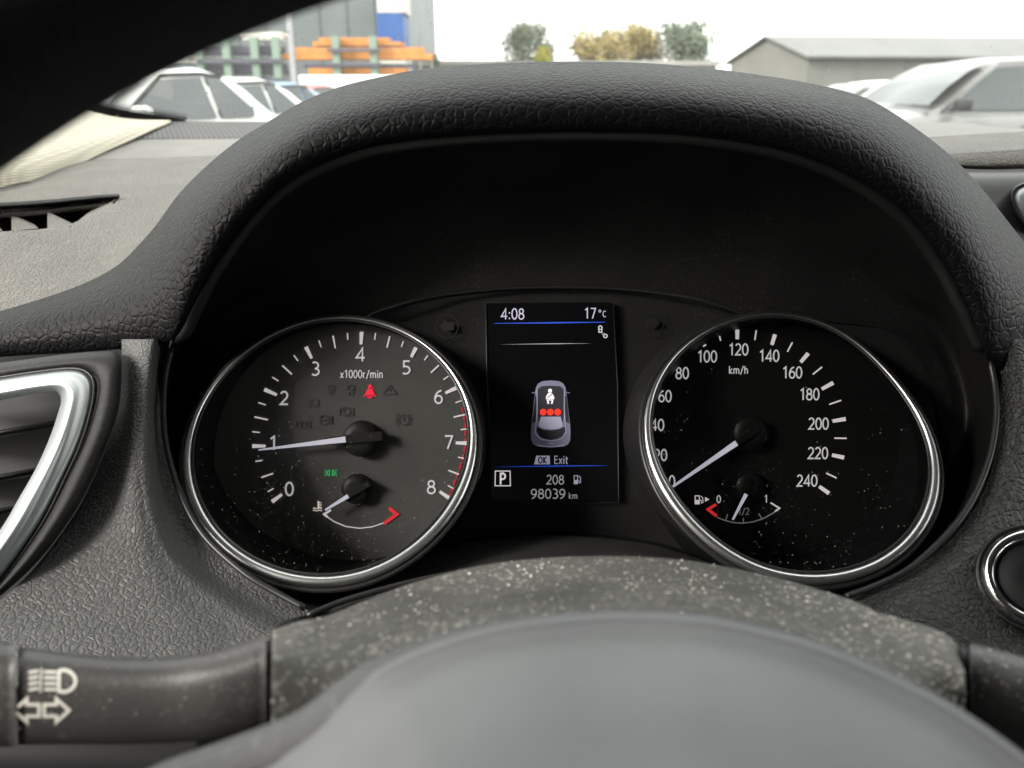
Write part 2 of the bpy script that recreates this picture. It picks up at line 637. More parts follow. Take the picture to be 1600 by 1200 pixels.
# ------------------------------------------------------------------ dashboard
dash = thing('dashboard', 'black grained dashboard with hooded cowl over the gauges and pale light on top', 'dashboard', P(800, 700, .45))
K0 = [(-120, 572, .40), (0, 558, .395), (100, 552, .388), (180, 546, .38), (240, 541, .372), (268, 532, .366), (283, 513, .361), (302, 472, .356), (332, 416, .352),
      (372, 359, .35), (420, 306, .347), (472, 269, .345), (525, 246, .344), (590, 227, .342), (700, 213, .34), (840, 206, .34), (975, 206, .34),
      (1100, 213, .34), (1225, 235, .342), (1319, 270, .345), (1412, 330, .35), (1470, 402, .355), (1512, 480, .358), (1538, 548, .362),
      (1570, 585, .372), (1610, 598, .38), (1720, 612, .39)]
K2 = [(-120, 515, .42), (0, 486, .42), (88, 459, .42), (144, 437, .42), (188, 411, .42), (219, 380, .42), (245, 350, .42), (280, 302, .42), (324, 258, .42),
      (372, 219, .418), (416, 192, .416), (470, 160, .412), (530, 136, .408), (600, 119, .404), (662, 108, .402), (787, 98, .40), (975, 97, .40), (1100, 106, .40),
      (1194, 118, .40), (1256, 128, .40), (1319, 142, .40), (1362, 157, .402), (1412, 187, .405), (1475, 234, .41), (1525, 284, .415), (1575, 346, .42),
      (1620, 408, .42), (1700, 540, .42)]
NU = 150
k0, k2 = resample(K0, NU), resample(K2, NU)
rows = []
for s in [0, .06, .14, .25, .4, .55, .7, .82, .9, .96, 1.0]:
    row = []
    for a, b in zip(k0, k2):
        x, y = a[0] + (b[0] - a[0]) * s, a[1] + (b[1] - a[1]) * s
        d = a[2] + (b[2] - a[2]) * s ** 4.5 - .007 * math.sin(math.pi * s ** .7)
        row.append((x, y, d))
    rows.append(row)
for q, dd in ((.992, .012), (.975, .035), (.95, .07), (.93, .11)):
    rows.append([(870 + (x - 870) * q, 620 + (y - 620) * q, d + dd) for x, y, d in k2])
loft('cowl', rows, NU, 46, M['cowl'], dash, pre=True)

VENT = [(-40, 332), (150, 311), (178, 309), (181, 315), (160, 326), (112, 353), (50, 360), (-40, 366)]
r0 = [(-220, 545, .43), (0, 490, .423), (88, 463, .424), (144, 441, .427), (188, 416, .43), (240, 395, .44), (330, 380, .46), (470, 370, .48)]
r1 = [(-220, 455, .47), (0, 420, .48), (80, 410, .482), (160, 392, .49), (220, 372, .50), (300, 350, .52), (380, 335, .54), (500, 325, .55)]
r2 = [(-220, 365, .56), (0, 345, .57), (80, 335, .58), (160, 322, .60), (240, 310, .62), (320, 300, .64), (400, 292, .65), (520, 285, .66)]
r3 = [(-220, 300, .68), (0, 285, .71), (80, 276, .72), (160, 264, .735), (240, 258, .745), (320, 254, .75), (400, 252, .755), (540, 250, .76)]
r4 = [(-220, 262, .78), (0, 256, .79), (80, 253, .795), (150, 250, .80), (240, 247, .80), (345, 243, .80), (430, 241, .80), (560, 238, .80)]
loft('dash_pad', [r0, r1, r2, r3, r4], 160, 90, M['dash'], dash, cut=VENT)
r5 = [(-220, 236, .88), (0, 228, .89), (80, 224, .895), (150, 221, .90), (240, 218, .90), (345, 217, .90), (430, 216, .90), (560, 216, .90)]
b4 = [(x, y + .8, d) for x, y, d in r4]
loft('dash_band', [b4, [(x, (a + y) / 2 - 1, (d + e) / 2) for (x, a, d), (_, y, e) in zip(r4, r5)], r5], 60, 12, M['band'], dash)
r6 = [(100, 192, 1.02), (200, 191, 1.02), (270, 189.5, 1.02), (345, 190, 1.02), (430, 190, 1.02), (560, 190, 1.02)]
g5 = [(100, 224, .902), (150, 221, .902), (207, 217.5, .902), (345, 216.5, .902), (430, 216, .902), (560, 216, .902)]
loft('defroster_grille', [g5, [(150, 207, .95), (200, 206, .95), (240, 204, .95), (345, 203, .95), (430, 203, .95), (560, 203, .95)], r6], 60, 10, M['grille'], dash)
# right-hand dash top, pad, black centre panel
loft('dash_top', [[(1300, 222, .86), (1440, 216, .86), (1520, 211, .86), (1600, 206, .86), (1800, 200, .86)],
                  [(1300, 205, .95), (1440, 202, .95), (1520, 199, .95), (1600, 203, .93), (1800, 200, .93)],
                  [(1300, 193, 1.04), (1440, 191.5, 1.04), (1510, 191.5, 1.04), (1540, 197, 1.02), (1600, 201, 1.0), (1800, 203, 1.0)]], 50, 12, M['band'], dash)
loft('dash_pad_roll', [[(1380, 262, .60), (1480, 263, .60), (1540, 265, .60), (1600, 264, .60), (1800, 258, .60)],
                       [(1380, 256, .593), (1480, 257, .593), (1540, 258, .593), (1600, 256, .593), (1800, 250, .593)],
                       [(1380, 243, .60), (1480, 243, .60), (1540, 241, .60), (1600, 238, .60), (1800, 230, .60)],
                       [(1380, 236, .62), (1480, 236, .62), (1540, 233, .62), (1600, 229, .62), (1800, 220, .62)],
                       [(1380, 226, .72), (1440, 219, .74), (1520, 213, .74), (1600, 208, .74), (1800, 202, .74)],
                       [(1380, 224, .86), (1440, 218, .87), (1520, 213, .87), (1600, 208, .87), (1800, 202, .87)]], 60, 34, M['dash'], dash)
# lower panels
E1 = [(190, 530, .372), (190, 600, .368), (183, 650, .362), (160, 715, .352), (122, 795, .338), (60, 880, .318), (0, 938, .303), (-150, 1060, .272)]
E2 = [(212, 530, .364), (205, 620, .353), (198, 705, .342), (195, 800, .330), (205, 885, .317), (235, 955, .304), (280, 1010, .292), (340, 1080, .278)]
E3 = [(230, 530, .3615), (220, 620, .351), (217, 700, .342), (225, 785, .333), (250, 865, .324), (296, 926, .315), (352, 966, .307), (415, 1015, .295)]
E4 = [(243, 530, .363), (233, 620, .3535), (231, 700, .345), (240, 780, .337), (266, 855, .329), (310, 910, .321), (365, 948, .314), (430, 985, .305)]
E5 = [(252, 530, .374), (245, 620, .366), (245, 700, .357), (257, 775, .349), (286, 843, .340), (332, 896, .332), (392, 936, .326), (455, 968, .318)]
E6 = [(266, 530, .378), (258, 600, .371), (258, 682, .362), (279, 763, .353), (318, 836, .344), (380, 894, .335), (430, 925, .331), (492, 958, .325)]
loft('knee_panel', [E1, E2, E3, E4, E5, E6], 120, 60, M['panel'], dash)
Q6 = [(1546, 530, .378), (1556, 620, .372), (1553, 700, .364), (1530, 775, .354), (1480, 845, .344), (1420, 892, .336), (1330, 940, .326), (1240, 1000, .30)]
Q5 = [(1562, 530, .372), (1572, 620, .366), (1568, 700, .357), (1545, 785, .347), (1500, 850, .338), (1440, 900, .329), (1360, 945, .318), (1280, 1020, .29)]
Q4 = [(1576, 530, .366), (1590, 620, .36), (1586, 710, .352), (1562, 800, .342), (1515, 868, .332), (1450, 915, .322), (1385, 950, .312), (1330, 1040, .28)]
Q3 = [(1600, 530, .366), (1612, 620, .36), (1608, 720, .351), (1585, 820, .340), (1535, 895, .328), (1480, 950, .315), (1440, 1010, .30), (1400, 1080, .27)]
Q2 = [(1660, 530, .372), (1670, 640, .365), (1665, 750, .354), (1640, 860, .338), (1600, 950, .322), (1560, 1020, .305), (1520, 1080, .287), (1470, 1150, .265)]
Q1 = [(1800, 540, .38), (1800, 680, .365), (1800, 820, .348), (1790, 940, .33), (1770, 1040, .31), (1740, 1110, .29), (1700, 1180, .275), (1640, 1260, .255)]
loft('centre_panel', [Q6, Q5, Q4, Q3, Q2, Q1], 110, 54, M['panel_r'], dash)
loft('centre_console_panel', [[(1400, 268, .585), (1500, 268, .585), (1600, 267, .585), (1800, 262, .585)],
                              [(1400, 285, .57), (1500, 284, .57), (1600, 282, .57), (1800, 278, .57)],
                              [(1420, 330, .56), (1500, 330, .56), (1600, 330, .56), (1800, 330, .56)],
                              [(1450, 450, .53), (1520, 450, .53), (1620, 450, .53), (1800, 450, .53)],
                              [(1500, 620, .46), (1560, 620, .46), (1640, 620, .46), (1800, 620, .46)]], 40, 20, M['satin'], dash)
# lower dash edge, carried up as a black sheet for shade under the stalk
loft('lower_trim_shade', [[(-150, 1050, .285), (0, 1060, .285), (150, 1075, .285), (330, 1100, .285)], [(-150, 1183, .275), (0, 1187, .275), (150, 1190, .275), (320, 1200, .275)], [(-150, 1215, .27), (0, 1215, .27), (150, 1220, .27), (320, 1230, .27)],
                    [(-150, 1300, .265), (0, 1300, .265), (150, 1300, .265), (320, 1300, .265)]], 24, 8, M['cap'], dash)
loft('dash_top', [[(470, 345, .50), (870, 335, .50), (1400, 345, .50)], [(480, 268, .70), (870, 264, .70), (1400, 268, .66)], [(490, 222, .90), (870, 222, .90), (1380, 226, .88)], [(500, 193, 1.03), (870, 193, 1.04), (1360, 196, 1.035)]], 40, 20, M['band'], dash)

# ------------------------------------------------------------------ demister vent in the dash top
dv = thing('demister_vent', 'narrow wedge-shaped demister vent sunk in the dash top, painted pale as if lit, with upright fins', 'air vent', P(60, 350, .56))
def dash_d(x, y):      # depth of the dash top under a pixel near the vent
    return .57 + (345 - y) * .0016 + .0001 * x
def ring_strip(name, outer, inner, do, di, mat, par, n=90, closed=True):
    o = resample(outer, n, closed)
    i = resample(inner, n, closed)
    a = [(x, y, do(x, y)) for x, y in o]
    b = [(x, y, di(x, y)) for x, y in i]
    return loft(name, [a, b], n, 2, mat, par, closed, solid=0, pre=True)
loft('upper_lip', [[(-60, 320, .592), (60, 313, .604), (150, 305, .618), (186, 303, .622)], [(-60, 327, .586), (60, 320, .598), (150, 311, .613), (187, 308, .617)],
                   [(-60, 333, .606), (60, 326, .615), (150, 317, .628), (180, 314, .632)]], 40, 8, M['cowl'], dv, solid=0)
loft('frame', [[(-60, 333, .603), (60, 326, .611), (130, 319, .62), (165, 315, .626), (178, 314, .626)], [(-60, 338, .597), (60, 330, .605), (130, 323, .613), (155, 320, .617), (170, 319, .618)],
               [(-60, 345, .60), (60, 336, .607), (110, 331, .615), (143, 327, .619), (150, 326, .619)]], 40, 6, M['dash'], dv, solid=0)
loft('frame', [[(186, 308, .62), (160, 328, .596), (112, 356, .563), (50, 363, .556), (-60, 369, .553)], [(178, 313, .622), (154, 328, .597), (110, 352, .566), (50, 359.5, .558), (-60, 365, .556)],
               [(145, 327, .62), (133, 336, .606), (109, 351, .578), (50, 359, .565), (-60, 364.5, .562)]], 40, 6, M['dash'], dv, solid=0)
mesh_obj('duct', [P(-80, 330, .64), P(190, 300, .66), P(190, 370, .62), P(-80, 380, .62)], [(0, 1, 2, 3)], M['frit'], dv, False, True, .002)
for fx in (18, 74, -38):
    vs = []
    for th in (0, 1):
        vs += [P(fx + th * 2, 337 - fx * .09 + (0 if fx < 50 else 1), .606), P(fx + 26 + th * 10, 352 - fx * .06, .588), P(fx + 40 + th * 2, 358 - fx * .07, .57), P(fx + th * 2, 362 - fx * .07, .567)]
    mesh_obj('fin', vs, [(0, 1, 2, 3), (7, 6, 5, 4), (0, 4, 5, 1), (1, 5, 6, 2), (2, 6, 7, 3), (3, 7, 4, 0)], M['dash'], dv, False)

# ------------------------------------------------------------------ side air vent
av = thing('air_vent', 'triangular side air vent with brushed silver trim and dark slats beside the grained panel', 'air vent', P(40, 760, .345))
def vd(x, y):
    return .352 - (y - 600) * .00013 - (x * .00004)
SO = [(-90, 575), (0, 567), (100, 554), (172, 549), (187, 556), (190, 580), (184, 640), (161, 708), (121, 792), (60, 876), (-20, 948), (-90, 1000)]
CO = [(-90, 606), (0, 592), (60, 583), (108, 578), (132, 583), (143, 600), (140, 635), (124, 690), (98, 748), (60, 822), (0, 906), (-90, 1010)]
CI = [(-90, 640), (0, 625), (40, 617), (76, 612), (90, 614), (96, 624), (93, 640), (80, 680), (58, 730), (28, 783), (0, 830), (-90, 960)]
a = resample(SO, 90)
b = resample(CO, 90)
c = resample(CI, 90)
sur = [[(x, y, vd(x, y) + .016) for x, y in a], [(x, y, vd(x, y) + .006) for x, y in a]]
sur += [[(p[0] + (q[0] - p[0]) * t, p[1] + (q[1] - p[1]) * t, vd(*p) - e) for p, q in zip(a, b)] for t, e in ((.12, .0), (.4, .004), (.75, .004), (.97, -.001), (1.04, -.008))]
loft('surround', sur, 90, 24, M['vent_blk'], av, pre=True)
tr = [[(p[0] + (q[0] - p[0]) * t, p[1] + (q[1] - p[1]) * t, vd(*p) - e) for p, q in zip(b, c)] for t, e in ((-.02, -.008), (0, .001), (.14, .0045), (.45, .006), (.62, .0075), (.8, .006), (.95, .001), (1.02, -.012), (.98, -.03))]
loft('trim_ring', tr, 90, 30, M['silver'], av, pre=True)
tube('trim_bead', [P(x, y, vd(x, y) - .0035) for x, y in [(p[0] + (q[0] - p[0]) * -.07, p[1] + (q[1] - p[1]) * -.07) for p, q in zip(b, c)]], .0005, M['satin'], av, 6)
for (yl, yr, xr, dd) in ((676, 658, 96, .372), (748, 732, 68, .370), (803, 792, 34, .368), (850, 842, 8, .366)):
    vs = []
    for x, y in ((-90, yl + (yl - yr) * .9), (xr, yr)):
        for dy, e in ((-2, .0), (2.5, -.0012), (5, .0005), (6, .022), (-4, .022)):
            vs.append(P(x, y + dy, dd + e))
    mesh_obj('slat', vs, [(i, (i + 1) % 5, 5 + (i + 1) % 5, 5 + i) for i in range(5)] + [(4, 3, 2, 1, 0), (5, 6, 7, 8, 9)], M['slat'], av, False)
    tube('slat_edge', [P(-90, yl + (yl - yr) * .9, dd - .0012), P(xr, yr, dd - .0012)], .0007, M['vent_blk'], av, 6)
mesh_obj('duct', [P(-100, 590, .40), P(110, 590, .40), P(60, 780, .395), P(-100, 1000, .385)], [(0, 1, 2, 3)], M['frit'], av, False, True, .002)

# ------------------------------------------------------------------ start button, centre trim
sb = thing('start_button', 'round start button with mirror chrome ring in the grained panel', 'button', P(1622, 905, .33))
bc = P(1622, 903, .317)
bn = (CAM - bc).normalized() * .86 + Vector((0, -.25, .45)) * .5
bn.normalize()
bu = bn.cross(Vector((0, 0, 1))).normalized()
bv = bu.cross(bn).normalized()
def lathe(name, c, n, u, v, prof, mat, par, seg=64, cap=False):
    vs = [c + (u * math.cos(2 * math.pi * k / seg) + v * math.sin(2 * math.pi * k / seg)) * r + n * h for r, h in prof for k in range(seg)]
    f = []
    m = len(prof)
    for i in range(m - 1):
        for k in range(seg):
            f.append((i * seg + k, i * seg + (k + 1) % seg, (i + 1) * seg + (k + 1) % seg, (i + 1) * seg + k))
    if cap:
        f.append(tuple((m - 1) * seg + k for k in range(seg)))
    return mesh_obj(name, vs, f, mat, par, True, True)
rb = .0205
lathe('seat_ring', bc, bn, bu, -bv, [(rb * 1.10, -.004), (rb * 1.085, .0012), (rb * 1.03, .0015), (rb * 1.01, -.002)], M['satin'], sb)
lathe('chrome_ring', bc, bn, bu, -bv, [(rb * 1.02, -.003), (rb * .99, .002), (rb * .93, .0042), (rb * .84, .0048), (rb * .76, .0035), (rb * .71, -.001)], M['bright'], sb)
lathe('button_cap', bc, bn, bu, -bv, [(rb * .72, -.002), (rb * .70, .0005), (rb * .66, .0012), (rb * .3, .001), (rb * .01, .0008)], M['cap'], sb, cap=True)
ct = thing('centre_vent_trim', 'silver edge of the centre vent showing beside the hooded cowl', 'vent trim', P(1620, 330, .55))
TO = [(1680, 275), (1625, 281), (1592, 288), (1579, 302), (1583, 325), (1600, 352), (1640, 395), (1700, 450)]
TI = [(1680, 279), (1629, 284), (1597, 291), (1584.5, 303), (1588, 325), (1604, 349), (1643, 390), (1700, 442)]
a, b = resample(TO, 50), resample(TI, 50)
loft('trim_edge', [[(x, y, .566) for x, y in a], [(x, y, .553) for x, y in a], [(p[0] + (q[0] - p[0]) * .5, p[1] + (q[1] - p[1]) * .5, .55) for p, q in zip(a, b)], [(x, y, .553) for x, y in b]], 50, 12, M['satin'], ct, pre=True, solid=0)
loft('trim_face', [[(x, y, .5525) for x, y in b], [(x + 14, y + 4, .548) for x, y in b], [(x + 60, y + 10, .546) for x, y in b], [(x + 160, y + 10, .55) for x, y in b]], 50, 12, M['silver'], ct, pre=True, solid=0)

# ------------------------------------------------------------------ instrument cluster
ic = thing('instrument_cluster', 'dark instrument cluster with two chrome-ringed gauges around a lit trip display', 'gauge cluster', P(870, 850, .40))
DP, DD, DS = .412, .405, .4095          # panel, dial faces, screen
hood_in = [p for p in K0 if 268 <= p[0] <= 1538 and p[1] <= 550]
Bz = [(x, y, d + .002) for x, y, d in hood_in] + [(1553, 600, .368), (1555, 660, .362), (1540, 735, .353), (1500, 812, .343), (1430, 880, .334), (1330, 930, .326), (1180, 985, .318), (1000, 1005, .315),
     (800, 1005, .315), (620, 990, .318), (478, 951, .325), (380, 897, .334), (318, 838, .343), (279, 765, .352), (258, 685, .361), (256, 600, .367)]
NB = 180
lip = resample(Bz, NB, True)
Iz = [(300, 555), (330, 520), (420, 495), (585, 491), (640, 474), (700, 462), (790, 453), (870, 451), (960, 453), (1040, 461), (1100, 472), (1155, 490), (1320, 505), (1400, 520), (1440, 570),
      (1470, 680), (1440, 800), (1380, 870), (1250, 900), (1100, 868), (1000, 842), (870, 832), (740, 842), (640, 868), (500, 900), (380, 880), (330, 830), (300, 720), (296, 640)]
# match the loops by angle about the cluster centre
def by_angle(loop, c, n):
    L = sorted(((math.atan2(p[1] - c[1], p[0] - c[0]), p) for p in loop), key=lambda q: q[0])
    out = []
    for i in range(n):
        t = -math.pi + 2 * math.pi * (i + .5) / n
        k = 0
        while k < len(L) and L[k][0] < t:
            k += 1
        a, b = L[(k - 1) % len(L)], L[k % len(L)]
        a0 = a[0] if a[0] <= t else a[0] - 2 * math.pi
        b0 = b[0] if b[0] >= t else b[0] + 2 * math.pi
        u = (t - a0) / ((b0 - a0) or 1e-9)
        out.append(tuple(x + (y - x) * u for x, y in zip(a[1], b[1])))
    return out
cc = (880, 660)
lipA = by_angle(resample(Bz, 700, True), cc, NB)
innA = by_angle(resample([(x, y, DP) for x, y in Iz], 700, True), cc, NB)
bz = []
for t, e in ((0, .001), (.03, .002), (.08, .006), (.2, .018), (.45, .04), (.75, .055), (1.0, .0)):
    if t == 1.0:
        bz.append(innA)
    else:
        bz.append([(a[0] + (b[0] - a[0]) * t, a[1] + (b[1] - a[1]) * t, min(a[2] + e + (b[2] - a[2]) * t * .35, DP)) for a, b in zip(lipA, innA)])
loft('bezel', bz, NB, 40, M['bezel'], ic, True, 0, pre=True)
tube('visor_lip', [P(x, y, d + .004) for x, y, d in resample([(270 + 6, 528, .366)] + [(x + (870 - x) * .012, y + 5, d) for x, y, d in hood_in[1:-1]] + [(1532, 545, .362)], 140)], .0032, M['satin'], ic, 10)
# rolled lip along both lower sides
for seg in ([(268, 545, .372), (257, 600, .366), (258, 682, .358), (279, 763, .349), (318, 836, .340), (380, 894, .331), (430, 925, .327), (476, 950, .323)],
            [(1322, 932, .324), (1380, 910, .328), (1432, 880, .331), (1500, 811, .340), (1540, 734, .350), (1556, 660, .359), (1554, 600, .366), (1543, 552, .37)]):
    pts = resample(seg, 60)
    tube('lip', [P(*p) for p in pts], .0014, M['satin'], ic, 10)
ii = [P(880 + (x - 880) * 1.05, 660 + (y - 660) * 1.05, DP + .0015) for x, y, d in resample([(x, y, DP) for x, y in Iz], 120, True)]
mesh_obj('back_panel', ii, [tuple(range(120))], M['panelblk'], ic, False, True, .003)
# bottom shelf between the gauges and the column
loft('lower_shelf', [[(560, 905, .372), (660, 868, .388), (740, 846, .396), (870, 836, .398), (1000, 846, .396), (1080, 868, .388), (1180, 905, .372)],
                     [(540, 930, .352), (650, 895, .36), (740, 875, .365), (870, 866, .367), (1000, 875, .365), (1090, 895, .36), (1200, 930, .352)],
                     [(470, 975, .325), (600, 955, .325), (740, 945, .325), (870, 940, .325), (1000, 945, .325), (1140, 955, .325), (1290, 970, .325)],
                     [(470, 1100, .30), (600, 1100, .30), (740, 1100, .30), (870, 1100, .30), (1000, 1100, .30), (1140, 1100, .30), (1290, 1100, .30)]], 60, 24, M['shelf'], ic)
tube('shelf_edge', [P(*p) for p in resample([(480, 962, .322), (540, 938, .330), (640, 910, .338), (740, 890, .343), (800, 882, .345)], 30)], .0014, M['satin'], ic, 8)
# visor brow over the panel
tube('panel_brow', [P(*p) for p in resample([(572, 498, .404), (585, 489, .404), (640, 472, .404), (700, 460, .407), (790, 451, .409), (870, 449, .409), (960, 451, .409), (1040, 459, .407), (1100, 470, .404), (1155, 488, .404), (1168, 497, .404)], 60)], .0010, M['black'], ic, 8)

def fourier(pts, order=4):
    """smooth closed loop r(theta) least-squares fit -> function of theta"""
    import numpy as np
    p = np.array(pts, float)
    c = (p.max(0) + p.min(0)) / 2
    th = np.arctan2(p[:, 1] - c[1], p[:, 0] - c[0])
    r = np.hypot(p[:, 0] - c[0], p[:, 1] - c[1])
    def basis(t):
        return np.stack([np.ones_like(t)] + [f(k * t) for k in range(1, order + 1) for f in (np.cos, np.sin)], 1)
    q = np.linalg.lstsq(basis(th), r, rcond=None)[0]
    tt = np.linspace(-math.pi, math.pi, 128, endpoint=False)
    rr = basis(tt) @ q
    return [(float(c[0] + a * math.cos(t)), float(c[1] + a * math.sin(t)), float(t)) for t, a in zip(tt, rr)]

RL = [(293.5, 710), (295, 680), (310, 637), (342, 590), (372, 561), (405, 535), (447, 513), (488, 501), (530, 496.5), (562, 498), (603, 507), (645, 527), (676, 548), (697, 568), (714, 590),
      (727, 618), (735, 645), (739, 672), (740, 700), (731, 739), (707, 792), (674, 833), (632, 867), (582, 893), (525, 908), (467, 905), (426, 894), (384, 875), (342, 844), (311, 804), (297, 752)]
RRz = [(590, 76), (740, 95), (860, 150), (960, 220), (1055, 326), (1133, 434), (1190, 562), (1210, 660), (1190, 775), (1122, 902), (1024, 995), (898, 1049), (760, 1064), (604, 1050), (457, 990), (338, 906),
       (212, 755), (142, 617), (120, 500), (133, 405), (170, 316), (236, 221), (333, 140), (452, 93)]
RRp = [(960 + x * .41667, 460 + y * .41667) for x, y in RRz]
TILT = R_(25)
def make_gauge(name, ringpts, disc, facemat, lit):
    loop = fourier(ringpts)
    cx = sum(p[0] for p in loop) / len(loop)
    cy = sum(p[1] for p in loop) / len(loop)
    c0 = P(cx, cy, .363)
    nn = -FW * math.cos(TILT) + UP * math.sin(TILT)
    pts = [on_plane(x, y, c0, nn) for x, y, t in loop]
    n = len(pts)
    cen = sum(pts, Vector()) / n
    face_pts = [P(disc[0], disc[1], DD)] + [P(disc[0] + disc[2] * math.cos(p[2]), disc[1] + disc[2] * math.sin(p[2]), DD) for p in loop]
    g = mesh_obj(name, face_pts, [(0, 1 + i, 1 + (i + 1) % n) for i in range(n)], facemat, ic, True, True, 0)
    # chrome ring: band whose width grows towards the bottom
    wid = []
    for x, y, t in loop:
        s = (math.sin(t) + 1) / 2
        wid.append(.00040 + .0017 * min(1, s * 1.5) ** 1.2)
    vs, prof = [], [(1.15, -1.2), (1.1, -.2), (.8, .3), (.3, .5), (-.3, .5), (-.8, .3), (-1.1, -.2), (-1.15, -1.0)]
    for i in range(n):
        tt = (pts[(i + 1) % n] - pts[i - 1]).normalized()
        out = tt.cross(nn).normalized()
        if out.dot(pts[i] - cen) < 0:
            out = -out
        for a, b in prof:
            vs.append(pts[i] + out * wid[i] * a + nn * wid[i] * b)
    m = len(prof)
    fs = [(i * m + k, i * m + k + 1, ((i + 1) % n) * m + k + 1, ((i + 1) % n) * m + k) for i in range(n) for k in range(m - 1)]
    mesh_obj('chrome_ring', vs, fs, M['chrome'], g, True, True)
    # dark beads either side of the chrome
    ins, outs = [], []
    for i in range(n):
        dirv = (pts[i] - cen).normalized()
        ins.append(pts[i] - dirv * (wid[i] * 1.1 + .0007) - nn * .0006)
        outs.append(pts[i] + dirv * (wid[i] * 1.2 + .0012) - nn * .0022)
    tube('inner_bead', ins, .0006, M['satin'], g, 6, True)
    tube('outer_bead', outs, .0013, M['satin'], g, 8, True)
    # cup wall down to the face, tube wall out to the panel
    vs = []
    for i in range(n):
        a = pts[i] - (pts[i] - cen).normalized() * (wid[i] + .0004) - nn * .001
        b = face_pts[1 + i] - FW * .0003
        vs += [a, a.lerp(b, .5), b]
    mesh_obj('cup_wall', vs, [(i * 3 + k, i * 3 + k + 1, ((i + 1) % n) * 3 + k + 1, ((i + 1) % n) * 3 + k) for i in range(n) for k in (0, 1)], M['cup'], g, True)
    vs = []
    for i in range(n):
        o = (pts[i] - cen)
        o = (o - FW * o.dot(FW)).normalized()
        a = outs[i]
        z = (DP - (a - CAM).dot(FW))
        vs += [a, a + o * .0016 + FW * .006, a + o * .0022 + FW * max(z, .008)]
    mesh_obj('tube_wall', vs, [(i * 3 + k, i * 3 + k + 1, ((i + 1) % n) * 3 + k + 1, ((i + 1) % n) * 3 + k) for i in range(n) for k in (0, 1)], M['black'], g, True)
    # clear lens inside the ring
    lp = [cen - nn * .0015] + [p.lerp(cen, .012) - nn * .0015 for p in pts]
    ln = mesh_obj('lens', lp, [(0, 1 + i, 1 + (i + 1) % n) for i in range(n)], M['lens'], g, False, True)
    return g, ln, (cen - nn * .0012, nn, loop)

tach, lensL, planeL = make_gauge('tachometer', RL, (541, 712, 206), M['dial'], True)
tach['label'] = 'rev counter with red zone, lit seat belt warning and temperature gauge'
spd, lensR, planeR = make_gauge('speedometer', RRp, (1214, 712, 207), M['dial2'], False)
spd['label'] = 'speedometer marked to 240 with fuel gauge at the bottom'
DT = DD - .0006
def tick(fl_name, a, b, w, w2, mat, par):
    return Flat().stroke([a, b], w, False, w2).build(fl_name, mat, par, DT)
to = [(425, 784), (394, 697), (413, 608.5), (478, 542), (565, 518.5), (650, 543), (713, 606), (729, 692.5), (703, 779)]
ti = [(440.5, 772.5), (415, 697), (432.5, 617), (487, 560), (564, 538), (642.5, 558), (696, 614), (712, 692), (687, 768)]
def spl(L, t):
    k = min(int(t), len(L) - 2)
    return cr(L[max(k - 1, 0)], L[k], L[k + 1], L[min(k + 2, len(L) - 1)], t - k)
for q in range(33):
    t = q / 4
    a, b = spl(to, t), spl(ti, t)
    if q % 4 == 0:
        tick('tick', a, b, 6.2, 4.2, M['print'], tach)
    elif q % 2 == 0:
        tick('tick', a, b, 2.4, 2.2, M['print'], tach)
    else:
        tick('tick', a, (a[0] + (b[0] - a[0]) * .55, a[1] + (b[1] - a[1]) * .55), 1.9, 1.8, M['print'], tach)
for k, (x, y) in enumerate([(452, 764), (427, 692), (444, 622), (493, 576), (563, 554), (635, 574), (685, 620), (701, 691), (674, 761)]):
    text(Flat(), str(k), x, y, 21, 2.7, 1.14).build('numeral', M['num'], tach, DT)
text(Flat(), 'x1000r/min', 565, 584.5, 12.2, 1.5, .92).build('unit_lettering', M['num'], tach, DT)
# red zone dashes
for q in range(12):
    t0 = 6.36 + q * .138
    pts = []
    for j in range(4):
        t = t0 + .1 * j / 3
        a, b = spl(to, t), spl(ti, t)
        pts.append((a[0] + (b[0] - a[0]) * .12, a[1] + (b[1] - a[1]) * .12))
    Flat().stroke(pts, 3.2 if q else 2.2).build('red_zone_dash', M['redd'], tach, DT + .0001)

def needle(par, tip, base, w0, w1, hub, hr, tail, d, tw):
    hc = P(hub[0], hub[1], d)
    lathe('needle_hub', P(hub[0], hub[1], DD), -FW, RT, UP, [(hr * d / F * 1.04, 0), (hr * d / F, .0052), (hr * d / F * .95, .0062), (hr * d / F * .5, .0066), (.0001, .0067)], M['hub'] if par is tach else M['hub2'], par, 40)
    f = Flat().stroke([tip, base], w0, False, w1)
    # white blade with thickness
    vs = [P(x, y, d) for x, y in f.v] + [P(x, y, d + .0012) for x, y in f.v]
    mesh_obj('needle', vs, [(0, 1, 3, 2), (6, 7, 5, 4), (0, 4, 5, 1), (1, 5, 7, 3), (3, 7, 6, 2), (2, 6, 4, 0)], M['needle'], par, False)
    f = Flat().stroke([((tip[0] + base[0] * 3) / 4, (tip[1] + base[1] * 3) / 4), base, tail], tw * .75, False, tw)
    n = len(f.v)
    vs = [P(x, y, d + .0003) for x, y in f.v] + [P(x, y, d + .004) for x, y in f.v]
    fs = [(0, 1, 3, 2), (2, 3, 5, 4), (0, 2, 2 + n, n), (2, 4, 4 + n, 2 + n), (1, 1 + n, 3 + n, 3), (3, 3 + n, 5 + n, 5), (4, 5, 5 + n, 4 + n), (0, n, 1 + n, 1)]
    mesh_obj('needle_arm', vs, fs, M['hub'] if par is tach else M['hub2'], par, False)
needle(tach, (404, 703), (540, 686.5), 2.2, 9.5, (566, 685), 28, (597, 681), .3965, 15)
needle(tach, (508, 797), (544, 775), 3.2, 6.5, (559, 763), 23, (577, 755), .3965, 9)
